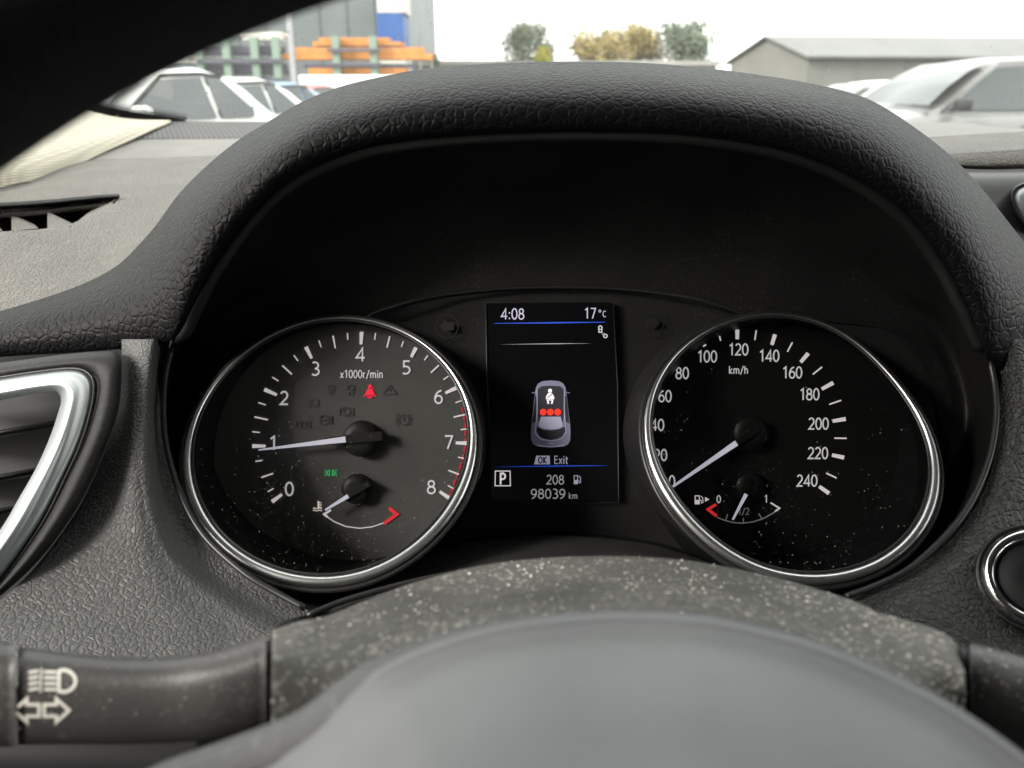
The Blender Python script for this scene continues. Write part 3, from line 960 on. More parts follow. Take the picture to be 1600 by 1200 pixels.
needle(spd, (1040, 768), (1151, 692), 3.0, 9.0, (1168, 676), 27, (1185, 668), .3965, 11)
needle(spd, (1145, 812), (1166, 772), 3.2, 6.0, (1166, 758), 22, (1171, 750), .3965, 8)
# temperature gauge
Flat().stroke([(506, 804), (522, 815), (540, 822.5), (562, 825.5), (582, 823), (600, 817)], 1.8).build('temperature_arc', M['num'], tach, DT)
Flat().stroke([(517, 797), (506.5, 803.5), (512, 808)], 3.4).build('temperature_cold_mark', M['print'], tach, DT - .0001)
Flat().stroke([(600, 818), (620, 803.5), (608, 794)], 5.5).build('temperature_hot_mark', M['red'], tach, DT - .0001)
f = Flat()
f.stroke([(497.5, 783), (497.5, 795)], 2.4).stroke([(498, 785.5), (502.5, 785.5)], 1.4).stroke([(498, 789), (502.5, 789)], 1.4).stroke([(498, 792.5), (502, 792.5)], 1.4)
for yy in (794, 797.5):
    f.stroke([(489, yy + .5), (491, yy - .7), (494, yy + .8), (497, yy), (500, yy - .5), (503, yy + .7)], 1.3)
f.build('coolant_symbol', M['amber'], tach, DT)
f = Flat()
for s in (-1, 1):
    f.stroke([(517 + s * 2.2, 735), (517 + s * 2.2, 743)] + ell(517 + s * 2.2, 739, s * 3.4, 4, 90, -90, 8)[1:-1], 1.2, True)
    for dy in (-3.4, 0, 3.4):
        f.stroke([(517 + s * 6.2, 739 + dy * .8), (517 + s * 9.8, 739 + dy * 1.35)], 1.1)
f.build('side_light_symbol', M['green'], tach, DT)
f = Flat()
f.disc(578, 603.8, 3.0)
f.poly([(574.8, 607.6), (581.2, 607.6), (584, 612), (585.2, 617.5), (570.8, 617.5), (572, 612)])
f.stroke([(568.5, 619.2), (571.5, 616.6)], 1.6).stroke([(587.5, 619.2), (584.5, 616.6)], 1.6)
f.stroke([(572.8, 619.6), (576.6, 619.4), (576.2, 622.8)], 1.7).stroke([(583.2, 619.6), (579.4, 619.4), (579.8, 622.8)], 1.7).stroke([(583.6, 604.6), (580.6, 608.6)], 1.3)
f.build('seat_belt_warning', M['belt'], tach, DT)
# unlit tell-tales
def ghost(fn):
    f = Flat()
    fn(f)
    f.build('unlit_symbol', M['ghost'], tach, DT)
ghost(lambda f: f.stroke([(599, 616), (609, 601), (619, 616)], 1.6, True).stroke([(609, 606), (609, 611)], 1.5))
ghost(lambda f: f.stroke([(530, 641), (530, 649), (551, 649), (551, 638), (537, 636)], 1.8, True).stroke(ell(541, 643, 6, 4), 1.4))
ghost(lambda f: f.stroke(ell(506, 656, 7.5, 7.5), 1.6).stroke([(500, 657), (512, 655)], 1.5).stroke([(517.5, 649), (517.5, 663)], 2.4))
ghost(lambda f: [f.stroke([(462 + k * 8, 659), (462 + k * 8, 668), (468 + k * 8, 668), (468 + k * 8, 659)], 2, True) for k in range(3)])
ghost(lambda f: f.stroke(ell(517, 606, 5, 4), 1.6).stroke([(512, 612), (520, 617)], 1.8).stroke([(521, 611), (513, 616)], 1.8))
ghost(lambda f: f.stroke(ell(548, 606, 5, 4), 1.6).stroke([(543, 612), (546, 618)], 1.8).stroke([(553, 612), (549, 618)], 1.8))
ghost(lambda f: f.stroke(ell(491, 629, 6, 6), 1.6).stroke([(478, 625), (485, 625)], 1.6).stroke([(478, 630), (485, 630)], 1.6).stroke([(478, 635), (485, 635)], 1.6))
ghost(lambda f: f.stroke(ell(630, 656, 8, 8), 1.5).stroke([(630, 651), (630, 658)], 1.6).stroke(ell(630, 656, 12, 12, 130, 230), 1.3).stroke(ell(630, 656, 12, 12, -50, 50), 1.3))

# speedometer print
so_ = {80: (1048, 563), 100: (1096, 531), 120: (1152, 515), 140: (1211, 522.5), 160: (1263, 552), 180: (1302, 598), 200: (1321.5, 654.6), 220: (1319, 715), 240: (1295.5, 771)}
si_ = {80: (1057, 569), 100: (1101.5, 541), 120: (1152, 530), 140: (1206, 539), 160: (1251, 566), 180: (1284, 608), 200: (1301, 658), 220: (1300, 711), 240: (1280, 760)}
ks = sorted(so_)
oL, iL = [so_[k] for k in ks], [si_[k] for k in ks]
for q in range(17):
    t = q / 2
    a, b = spl(oL, t), spl(iL, t)
    if q % 2 == 0:
        tick('tick', a, b, 6.4, 5.4, M['print'], spd)
    else:
        tick('tick', a, (a[0] + (b[0] - a[0]) * .95, a[1] + (b[1] - a[1]) * .95), 2.4, 2.2, M['print'], spd)
Flat().disc(1037, 587, 1.2, 8).build('tick', M['print'], spd, DT)
for s, x, y in (('0', 1050, 752), ('20', 1032, 711), ('40', 1027, 664), ('60', 1039, 619), ('80', 1066, 583), ('100', 1105, 557), ('120', 1154, 546), ('140', 1202, 556), ('160', 1238, 582), ('180', 1265, 616),
                ('200', 1279, 662), ('220', 1278, 708), ('240', 1261, 751)):
    text(Flat(), s, x, y, 18, 2.25, .95, .08).build('numeral', M['num'], spd, DT)
text(Flat(), 'km/h', 1154, 578, 12, 1.5, .95).build('unit_lettering', M['num'], spd, DT)
Flat().stroke([(1120, 808), (1132, 813), (1146, 816.5), (1160, 817.5), (1176, 815.5), (1192, 810.5), (1206, 803), (1219, 794)], 1.8).build('fuel_arc', M['dim'], spd, DT)
for a, b in (((1137, 803.5), (1133.5, 813)), ((1161.5, 809.5), (1161.5, 817)), ((1185.5, 802.5), (1191, 811))):
    tick('fuel_tick', a, b, 1.7, 1.7, M['dim'], spd)
Flat().stroke([(1204, 785.5), (1218, 794), (1211, 799)], 2.6).build('fuel_full_mark', M['num'], spd, DT - .0001)
Flat().stroke([(1119, 788), (1106.5, 796), (1120, 806.5)], 4.8).build('fuel_empty_mark', M['red'], spd, DT - .0001)
text(Flat(), '0', 1123, 780, 11.5, 1.6).build('numeral', M['num'], spd, DT)
text(Flat(), '1', 1197, 779.5, 11.5, 1.6).build('numeral', M['num'], spd, DT)
text(Flat(), '1/2', 1162, 799, 10.5, 1.3).build('numeral', M['dim'], spd, DT)
f = Flat()
f.poly([(1085.5, 781), (1093.5, 781), (1093.5, 788), (1085.5, 788)]).stroke([(1086.2, 781), (1086.2, 774.8), (1092.8, 774.8), (1092.8, 781)], 1.5).stroke([(1094, 781), (1096, 782), (1096.5, 786), (1098.5, 785), (1098, 778), (1095.5, 775)], 1.1)
f.poly([(1101.5, 776.5), (1108.5, 780.3), (1101.5, 784)])
f.build('fuel_pump_symbol', M['print'], spd, DT)

# trip display
scr = mesh_obj('trip_display', [P(x, y, DS) for x, y in ((760, 474), (957, 473), (964, 600), (966, 783), (868, 785), (770, 783), (762, 600))], [tuple(range(7))], M['screen'], ic, False, True, .002)
scr['label'] = 'lit trip display showing clock, odometer and car seen from above'
tube('display_frame', [P(*p) for p in ((759, 473, .409), (761, 600, .409), (769, 785, .409), (868, 787, .409), (967, 785, .409), (965, 600, .409), (958, 472, .409), (868, 472, .409))], .0003, M['satin'], ic, 6, True)
DL = DS - .0004
def lcd(name, fl, mat, k=0):
    return fl.build(name, mat, scr, DL - k * .00012)
lcd('clock', text(Flat(), '4:08', 801, 490.5, 17, 1.9, .95), M['lcd'])
f = text(Flat(), '17', 922, 489.5, 16.5, 1.8, .95)
f.stroke(ell(937.3, 486, 1.8, 1.8)[:-1], 1.0, True)
text(f, 'C', 944.5, 490.5, 9.5, 1.1)
lcd('temperature_reading', f, M['lcd'])
lcd('divider', Flat().poly([(772, 505), (868, 503.2), (945, 503), (945, 503.8), (868, 505.4), (772, 505.6)]), M['blue'])
lcd('divider', Flat().poly([(780, 538.2), (868, 536.4), (925, 536.6), (868, 537.6)]), M['dim'])
lcd('divider', Flat().poly([(768, 729.6), (868, 727), (951, 727.4), (868, 729.4)]), M['blue'])
f = Flat()
f.stroke([(935.5, 511), (937, 509.3), (939, 509.3), (940.5, 511), (940.2, 519), (936, 519)], 1.9, True).stroke([(936, 514.5), (940, 514.5)], 1.6)
f.stroke(ell(946, 525, 2.8, 2.6), 1.8).stroke([(940, 521), (943, 524)], .7).stroke([(942, 519.5), (944.5, 522)], .7)
lcd('lane_symbol', f, M['lcdg'])
# car seen from above
def sym(pts):
    return pts + [(2 * 860.5 - x, y) for x, y in reversed(pts)]
body = sym([(860.5, 594.5), (848, 595.5), (841, 599), (837.5, 605), (836, 613), (834.5, 625), (832.5, 645), (830.5, 660), (829.5, 675), (830, 687), (833, 694), (840, 697.5), (860.5, 699)])
lcd('car_graphic', Flat().poly(body), M['cg1'])
lcd('car_graphic_cabin', Flat().poly(sym([(860.5, 602.5), (846, 603.5), (840.5, 608), (840, 640), (842, 668), (860.5, 669)])), M['cg0'], 1)
lcd('car_graphic_roof', Flat().poly(sym([(860.5, 651), (845, 651), (841.5, 663), (842, 667), (850, 670.5), (860.5, 671)])), M['cg2'], 2)
for s in (-1, 1):
    lcd('car_graphic_door', Flat().poly([(860.5 + s * 24.5, 618), (860.5 + s * 22.5, 618), (860.5 + s * 23, 658), (860.5 + s * 29, 662)]), M['cg0'], 1)
    lcd('car_graphic_sill', Flat().stroke([(860.5 + s * 21.5, 608), (860.5 + s * 21, 640), (860.5 + s * 23, 664), (860.5 + s * 24.5, 676), (860.5 + s * 16, 686), (860.5, 689)], 1.2), M['cg2'], 3)
    lcd('car_graphic_mirror', Flat().stroke([(860.5 + s * 25, 613), (860.5 + s * 29.5, 614)], 1.3), M['cg1'], 1)
lcd('car_graphic_rear_window', Flat().poly(sym([(860.5, 672.5), (848, 671), (839, 667), (838.5, 674), (843, 682), (851, 686), (860.5, 687.3)])), M['cg0'], 2)
lcd('car_graphic_bumper', Flat().stroke([(839, 695), (848, 697.3), (860.5, 698), (873, 697.3), (882, 695)], 1.5), M['cg2'], 2)
lcd('car_graphic_plate', Flat().stroke([(856, 693.2), (866.5, 693.2)], 1.4), M['cg2'], 2)
f = Flat()
f.disc(859.5, 610.5, 3.2, 14).poly([(856.5, 614), (862.5, 614), (866, 620), (866, 624), (853, 624), (853, 620)]).stroke([(855.5, 625), (857, 631)], 2.6).stroke([(863.5, 625), (862, 631)], 2.6).stroke([(855, 625.2), (864, 625.2)], 1.4)
lcd('occupant_symbol', f, M['lcdb'], 3)
lcd('belt_line', Flat().stroke([(863, 615), (855, 622)], 1.1), M['cg0'], 4)
for x in (848.7, 860, 871.5):
    lcd('seat_dot', Flat().disc(x, 644, 5.3), M['dot'], 3)
lcd('ok_key', Flat().poly([(838, 712), (859, 712), (859.5, 725.5), (834.5, 725.5)]), M['lcd'])
lcd('ok_lettering', text(Flat(), 'OK', 847.5, 719, 9.8, 1.9, .95), M['screen'], 2)
lcd('exit_lettering', text(Flat(), 'Exit', 876.5, 718.5, 12.5, 1.5, .95), M['lcd'])
lcd('gear_frame', Flat().stroke([(774, 736), (797, 736), (797.5, 759), (773.5, 759)], 1.5, True), M['lcdb'])
lcd('gear_letter', text(Flat(), 'P', 785.5, 748, 18, 2.8, .95), M['lcdb'])
lcd('range_reading', text(Flat(), '208', 867.5, 749.5, 14.5, 1.8), M['lcdg'])
f = Flat()
f.poly([(896.5, 750), (903, 750), (903, 756.5), (896.5, 756.5)]).stroke([(897, 750), (897, 743.3), (902.5, 743.3), (902.5, 750)], 1.2).stroke([(903, 750), (904.5, 751), (905, 754.5), (907.3, 754), (907, 746), (904, 743)], 1.0)
lcd('fuel_pump_symbol', f, M['lcd'])
f = text(Flat(), '98039', 856.5, 771.5, 15, 1.9, 1.12)
text(f, 'km', 895.5, 774.5, 9.5, 1.1)
lcd('odometer_reading', f, M['lcdg'])
# unlit turn arrows
for x, y, s in ((698, 510, -1), (1019, 505, 1)):
    Flat().stroke(ell(x, y, 18, 18)[:-1], 1.4, True).build('turn_lamp_ring', M['frit'], ic, DP - .0022)
    Flat().poly([(x + s * 12, y), (x + s * 1, y - 11), (x + s * 1, y - 6), (x - s * 11, y - 6), (x - s * 11, y + 6), (x + s * 1, y + 6), (x + s * 1, y + 11)]).build('turn_lamp_arrow', M['hub2'], ic, DP - .0022)

# ------------------------------------------------------------------ steering column shroud
cs = thing('steering_column_cover', 'dusty black steering column cover below the gauges', 'column cover', P(960, 1100, .2))
S0 = [(425, 985, .200), (470, 970, .205), (512, 962, .21), (587, 932, .222), (662, 906, .235), (775, 880, .248), (925, 869, .252), (1075, 876, .248), (1225, 906, .235), (1337, 940, .222), (1375, 958, .215), (1450, 979, .207), (1487, 998, .201), (1508, 1030, .197)]
def drop(row, dy, dd, sx=1.0):
    return [(965 + (x - 965) * sx, y + dy, d + dd) for x, y, d in row]
rowsS = [drop(S0, 90, .035, .97), drop(S0, 14, .014, .99), drop(S0, 0, 0), drop(S0, 12, -.008), drop(S0, 40, -.022),
         [(424, 1045, 0.174), (480, 1030, 0.176), (530, 1010, 0.179), (600, 990, 0.184), (690, 965, 0.190), (800, 945, 0.195), (930, 938, 0.197), (1060, 944, 0.195), (1190, 968, 0.189), (1300, 1000, 0.184), (1370, 1030, 0.179), (1430, 1060, 0.176), (1480, 1090, 0.174), (1508, 1110, 0.173)],
         [(424, 1140, 0.167), (480, 1120, 0.168), (540, 1080, 0.169), (620, 1040, 0.171), (710, 1010, 0.174), (810, 990, 0.176), (930, 982, 0.177), (1060, 990, 0.176), (1180, 1010, 0.174), (1290, 1045, 0.171), (1370, 1085, 0.169), (1430, 1120, 0.167), (1480, 1150, 0.166), (1515, 1180, 0.166)],
         [(424, 1290, 0.163), (480, 1290, 0.163), (540, 1280, 0.163), (620, 1260, 0.163), (710, 1230, 0.163), (810, 1220, 0.163), (930, 1220, 0.163), (1060, 1220, 0.163), (1180, 1230, 0.163), (1290, 1250, 0.163), (1370, 1280, 0.163), (1430, 1300, 0.163), (1480, 1310, 0.163), (1515, 1320, 0.163)]]
shroud = loft('cover_shell', rowsS, 120, 60, M['shroud'], cs)

# ------------------------------------------------------------------ stalks
def stalk(root, secs, mat, name, n=28, seg=40):
    """secs: (px,py,d, ry_px, depth_radius m) along the lever"""
    s = resample(secs, n)
    vs = []
    for px, py, d, ry, rd in s:
        for k in range(seg):
            a = 2 * math.pi * k / seg
            c_, s_ = math.cos(a), math.sin(a)
            e = .8
            yy = math.copysign(abs(c_) ** e, c_) * ry
            dd = math.copysign(abs(s_) ** e, s_) * rd
            vs.append(P(px, py - yy, d + dd))
    m = len(s)
    fs = grid_faces(m, seg, True) + [tuple(range(seg)), tuple(reversed(range((m - 1) * seg, m * seg)))]
    return mesh_obj(name, vs, fs, mat, root, True, True)
ts = thing('turn_signal_stalk', 'black turn signal stalk printed with white headlamp and arrow symbols', 'stalk', P(420, 1070, .2))
lev = stalk(ts, [(416, 1066, .199, 74, .0125), (410, 1068, .199, 76, .0128), (380, 1077, .199, 73, .0125), (330, 1087, .199, 69, .012), (260, 1094, .20, 67, .0115), (180, 1095, .20, 68, .0113), (100, 1091, .20, 72, .0116), (28, 1087, .20, 77, .012)], M['stalk'], 'lever')
stalk(ts, [(24, 1086, .20, 80, .0125), (10, 1085, .20, 82, .0128), (-60, 1083, .20, 84, .013), (-160, 1083, .20, 80, .0125)], M['stalk'], 'twist_switch', 14)
stalk(ts, [(424, 1067, .199, 66, .011), (414, 1067, .199, 66, .011)], M['frit'], 'joint_gap', 4)
ws = thing('wiper_stalk', 'plain black wiper stalk below the start button', 'stalk', P(1510, 1080, .2))
levR = stalk(ws, [(1516, 1080, .197, 74, .0122), (1522, 1082, .197, 76, .0125), (1560, 1092, .197, 77, .0125), (1620, 1107, .198, 76, .0122), (1720, 1120, .20, 74, .012)], M['stalk'], 'lever')
stalk(ws, [(1500, 1074, .198, 64, .011), (1520, 1079, .198, 64, .011)], M['frit'], 'joint_gap', 4)

def bvh_of(objs):
    vs, fs = [], []
    for o in objs:
        off = len(vs)
        vs += [v.co.copy() for v in o.data.vertices]
        fs += [tuple(i + off for i in p.vertices) for p in o.data.polygons]
    return BVHTree.FromPolygons(vs, fs)
bl = bvh_of([lev])
def on_stalk(x, y):
    r = ray(x, y).normalized()
    h = bl.ray_cast(CAM, r)
    return (h[0] - r * .0002) if h[0] else P(x, y, .188)
def sub(pts, k=4, closed=False):
    out = []
    n = len(pts)
    for i in range(n if closed else n - 1):
        a, b = pts[i], pts[(i + 1) % n]
        out += [(a[0] + (b[0] - a[0]) * j / k, a[1] + (b[1] - a[1]) * j / k) for j in range(k)]
    if not closed:
        out.append(pts[-1])
    return out
f = Flat()
f.stroke(sub([(92, 1047), (92, 1080)], 4) + ell(97, 1064, 21, 17.5, 80, -80, 12) + [(92, 1048)], 5.4)
for k in range(4):
    f.stroke(sub([(69, 1050 + k * 9), (88, 1050 + k * 9)], 3), 4.4)
    f.stroke(sub([(45, 1051 + k * 9), (60, 1048 + k * 9)], 3), 4.2)
f.stroke(sub([(65, 1044), (63, 1082)], 4), 2.6)
f.build('headlamp_symbol', M['white'], ts, fn=on_stalk)
for cx, s in ((42, -1), (88, 1)):
    f = Flat()
    o = [(cx + s * 20, 1110), (cx, 1092), (cx, 1101), (cx - s * 19, 1101), (cx - s * 19, 1119), (cx, 1119), (cx, 1128)]
    f.stroke(sub(o, 4, True), 5.0, True)
    f.build('turn_arrow_symbol', M['white'], ts, fn=on_stalk)

# ------------------------------------------------------------------ steering wheel
sw = thing('steering_wheel', 'black leather steering wheel with grey airbag cover, its rim arching over the dash', 'steering wheel', P(1043, 1647, .117))
WD = .1083
wc = CAM + FW * .102 + RT * .028 - UP * .1085
mr = .0155
wr_in = .185 - mr
vs, ns, nt = [], 160, 24
for i in range(ns):
    a = 2 * math.pi * i / ns
    o = RT * math.cos(a) + UP * math.sin(a)
    for k in range(nt):
        b = 2 * math.pi * k / nt
        vs.append(wc + o * (wr_in + mr + math.cos(b) * mr * 1.0) + FW * (math.sin(b) * mr))
fs = [(i * nt + k, i * nt + (k + 1) % nt, ((i + 1) % ns) * nt + (k + 1) % nt, ((i + 1) % ns) * nt + k) for i in range(ns) for k in range(nt)]
mesh_obj('rim', vs, fs, M['rim'], sw, True)
B0 = [(120, 1260, .150), (240, 1197, .149), (340, 1160, .148), (405, 1136, .147), (470, 1108, .146), (525, 1066, .146), (570, 1036, .146), (640, 1006, .147), (720, 981, .148), (820, 962, .149), (920, 953, .150), (1000, 952, .150), (1100, 959, .149), (1200, 979, .148), (1300, 1009, .147), (1400, 1053, .146), (1500, 1106, .145), (1600, 1176, .144), (1720, 1270, .143)]
def toC(row, q, dd, cx=1000, cy=2100):
    q = 1 - (1 - q) * .55
    return [(cx + (x - cx) * q, cy + (y - cy) * q, d + dd) for x, y, d in row]
loft('boss', [toC(B0, .97, .02), toC(B0, .992, .008), B0, toC(B0, .99, -.004), toC(B0, .96, -.008), toC(B0, .9, -.010)], 110, 30, M['boss'], sw)
A0 = [(300, 1275, .142), (394, 1203, .141), (442, 1168, .1405), (500, 1126, .140), (550, 1078, .140), (600, 1040, .140), (660, 1012, .141), (730, 988, .142), (820, 969, .143), (920, 959, .144), (1000, 957, .144), (1100, 964, .143), (1200, 984, .142), (1300, 1014, .141), (1400, 1058, .140), (1500, 1111, .139), (1600, 1182, .138), (1720, 1280, .137)]
loft('airbag_cover', [toC(A0, .985, .006), toC(A0, 1.0, .0), toC(A0, .992, -.0025), toC(A0, .965, -.0045), toC(A0, .9, -.010), toC(A0, .78, -.024), toC(A0, .6, -.047), toC(A0, .35, -.066), toC(A0, .05, -.074)], 120, 60, M['pad'], sw)
for s, pxs in ((-1, (120, -700)), (1, (1900, 2750))):
    rows_ = []
    for t in (0, .25, .5, .75, 1):
        x = pxs[0] + (pxs[1] - pxs[0]) * t
        rows_.append([(x, 1420, .128), (x, 1440, .118 - .004 * t), (x, 1560, .114 - .004 * t), (x, 1680, .118 - .004 * t), (x, 1700, .128)])
    loft('spoke', rows_, 20, 16, M['boss'], sw, solid=.004)

# ------------------------------------------------------------------ pillar trim, windscreen
pt = loft('pillar_trim', [[(-250, 345, .58), (-150, 332, .62), (0, 293, .68), (60, 279, .72), (120, 258, .78), (165, 236, .83), (207, 217, .885), (240, 201, .94), (268, 190.5, 1.0)],
                          [(-250, 300, .585), (-150, 280, .62), (0, 250, .69), (60, 240, .735), (120, 222, .80), (160, 210, .85), (200, 200, .90), (232, 193.5, .95), (267, 188.5, 1.0)],
                          [(-250, 200, .63), (-150, 190, .68), (0, 175, .77), (60, 170, .83), (115, 168, .90), (150, 178.5, .945), (185, 185, .97), (220, 187.5, .985), (266, 188, 1.003)],
                          [(-250, 60, .66), (-150, 60, .72), (-50, 60, .80), (30, 80, .86), (80, 120, .93), (118, 160, .955), (150, 177, .975), (200, 185.5, .99), (262, 187.5, 1.006)]], 80, 40, M['pillar'])
tag(pt, 'cream woven-pattern windscreen pillar trim beside the dash', 'pillar trim')
w0 = P(300, 186, 1.03)
wnrm = Vector((0, math.sin(R_(33)), math.cos(R_(33))))
def on_glass(x, y):
    return on_plane(x, y, w0 - wnrm * .003, wnrm)
wsn = thing('windscreen', 'dirty curved windscreen with dotted black border at its lower corner', 'windscreen', w0)
gdir = Vector((0, -math.cos(R_(33)), math.sin(R_(33))))
# hold the glass inside the cabin's width
gb = w0 - gdir * .05
vs = []
NX, NYg = 24, 10
for j in range(NYg + 1):
    for i in range(NX + 1):
        x = -.66 + 1.9 * i / NX
        q = gb + gdir * (.92 * j / NYg)
        vs.append(Vector((x, q.y, q.z)))
fs = [(j * (NX + 1) + i, j * (NX + 1) + i + 1, (j + 1) * (NX + 1) + i + 1, (j + 1) * (NX + 1) + i) for j in range(NYg) for i in range(NX)]
mesh_obj('pane', vs, fs, M['windscreen'], wsn, True)
fo = [(60, 90), (95, 128), (122, 160), (150, 180), (200, 189), (262, 191), (290, 191)]
fi = [(78, 90), (113, 126), (138, 151), (158, 164), (205, 174), (262, 183), (290, 188.5)]
a, b = resample(fo, 40), resample(fi, 40)
vs = [on_glass(*p) for p in a] + [on_glass(*p) for p in b]
mesh_obj('border_band', vs, [(i, i + 1, 40 + i + 1, 40 + i) for i in range(39)], M['frit'], wsn, False)
vs, fs = [], []
for i in range(150):
    t = i / 149 * 38.99
    k = int(t)
    bx, by = b[k][0] + (b[k + 1][0] - b[k][0]) * (t - k), b[k][1] + (b[k + 1][1] - b[k][1]) * (t - k)
    for j in range(6):
        r = 1.15 - .17 * j
        cx_, cy_ = bx + (j % 2) * .9 + j * .5, by - 1.2 - j * 2.0
        o = len(vs)
        vs += [on_glass(cx_ + r * math.cos(q * 1.0472), cy_ + r * math.sin(q * 1.0472)) for q in range(6)]
        fs.append(tuple(range(o, o + 6)))
mesh_obj('border_dots', vs, fs, M['frit'], wsn, False, kind='stuff')
vs, fs = [], []
for i in range(520):
    x, y = random.uniform(130, 1600), random.uniform(-40, 185)
    if x > 700 and random.random() < .75:
        continue
    r = random.choice((.35, .45, .6, .8, 1.1)) * (1.7 if x < 700 else 1.0)
    o = len(vs)
    q0 = on_glass(x, y)
    vs += [on_glass(x + r * random.uniform(.6, 1.2) * math.cos(q * 1.0472), y + r * random.uniform(.5, 1) * math.sin(q * 1.0472)) - Vector((0, .002, 0)) for q in range(6)]
    fs.append(tuple(range(o, o + 6)))
mesh_obj('dirt_specks', vs, fs, M['dust'], wsn, False, kind='stuff')

# ------------------------------------------------------------------ cabin round the camera (roof, doors, rear)
cb = thing('car_cabin', 'car cabin with cloth headlining, doors and rear wall', 'cabin', (0.3, -.6, .3), kind='structure')
def box(name, x0, x1, y0, y1, z0, z1, mat, par=None, bevel=0):
    vs = [(x, y, z) for z in (z0, z1) for x, y in ((x0, y0), (x1, y0), (x1, y1), (x0, y1))]
    o = mesh_obj(name, vs, [(3, 2, 1, 0), (4, 5, 6, 7), (0, 1, 5, 4), (1, 2, 6, 5), (2, 3, 7, 6), (3, 0, 4, 7)], mat, par, False)
    if bevel:
        b = o.modifiers.new('bevel', 'BEVEL')
        b.width = bevel
        b.segments = 2
    return o
top = gb + gdir * .92
box('headlining', -.70, 1.26, -2.2, top.y, top.z, top.z + .03, M['head'], cb)
box('rear_wall', -.70, 1.26, -2.24, -2.2, .3, top.z + .03, M['door'], cb)
box('door_panel', -.74, -.70, -2.2, .75, .3, 1.04, M['door'], cb)
box('door_panel', 1.26, 1.30, -2.2, .75, .3, 1.04, M['door'], cb)
box('floor_panel', -.70, 1.26, -2.2, .9, .26, .30, M['door'], cb)
box('bulkhead', -.70, 1.26, .86, .90, .30, 1.02, M['door'], cb)
for xs in ((-.74, -.70), (1.26, 1.30)):
    box('window_blocker', xs[0], xs[1], -2.2, -.40, 1.04, top.z + .03, M['door'], cb)  # unseen, added to close the rear side windows and cut light
box('seat_back', -.28, .28, -.62, -.42, .35, 1.18, M['door'], cb, .05)
box('seat_back', .48, 1.04, -.62, -.42, .35, 1.18, M['door'], cb, .05)

# ------------------------------------------------------------------ outside: yard, buildings, cars, trees
M['asphalt'] = plain('asphalt', (.055, .055, .055), .85, bump=.5, bscale=60, bdist=.01, vscale=.6, var=.25)
M['clad'] = plain('grey_cladding', (.14, .16, .16), .5, vscale=.5)
M['shedwall'] = plain('shed_wall', (.17, .17, .155), .6, vscale=.5)
M['shedroof'] = plain('shed_roof', (.13, .13, .125), .5, vscale=.5)
M['pale'] = plain('pale_wall', (.34, .33, .30), .7, vscale=.4)
M['pole'] = plain('galvanised_pole', (.36, .36, .37), .4, .3)
M['rackgreen'] = plain('green_rack_paint', (.22, .29, .235), .5)
M['timber'] = plain('orange_timber', (.58, .23, .05), .6, vscale=3, var=.2)
M['bluebox'] = plain('blue_container_paint', (.02, .09, .30), .5, vscale=2)
M['whitebox'] = plain('white_container_paint', (.55, .53, .48), .5, vscale=2)
M['greybox'] = plain('grey_stock', (.09, .085, .11), .6, vscale=2)
M['tyre'] = plain('tyre_rubber', (.02, .02, .02), .8)
M['rimalloy'] = plain('alloy_wheel', (.4, .4, .4), .3, .9)
M['cglass'] = plain('car_window_glass', (.05, .06, .06), .06, spec=.6, coat=.3)
M['lamp'] = plain('headlamp_glass', (.5, .5, .5), .1)
M['ctrim'] = plain('car_black_trim', (.015, .015, .016), .4)
g = 500
gr = mesh_obj('ground', [(-g, -g, 0), (g, -g, 0), (g, g, 0), (-g, g, 0)], [(0, 1, 2, 3)], M['asphalt'], None, False)
gr['kind'] = 'structure'
gr['label'] = 'grey asphalt yard around the parked cars'

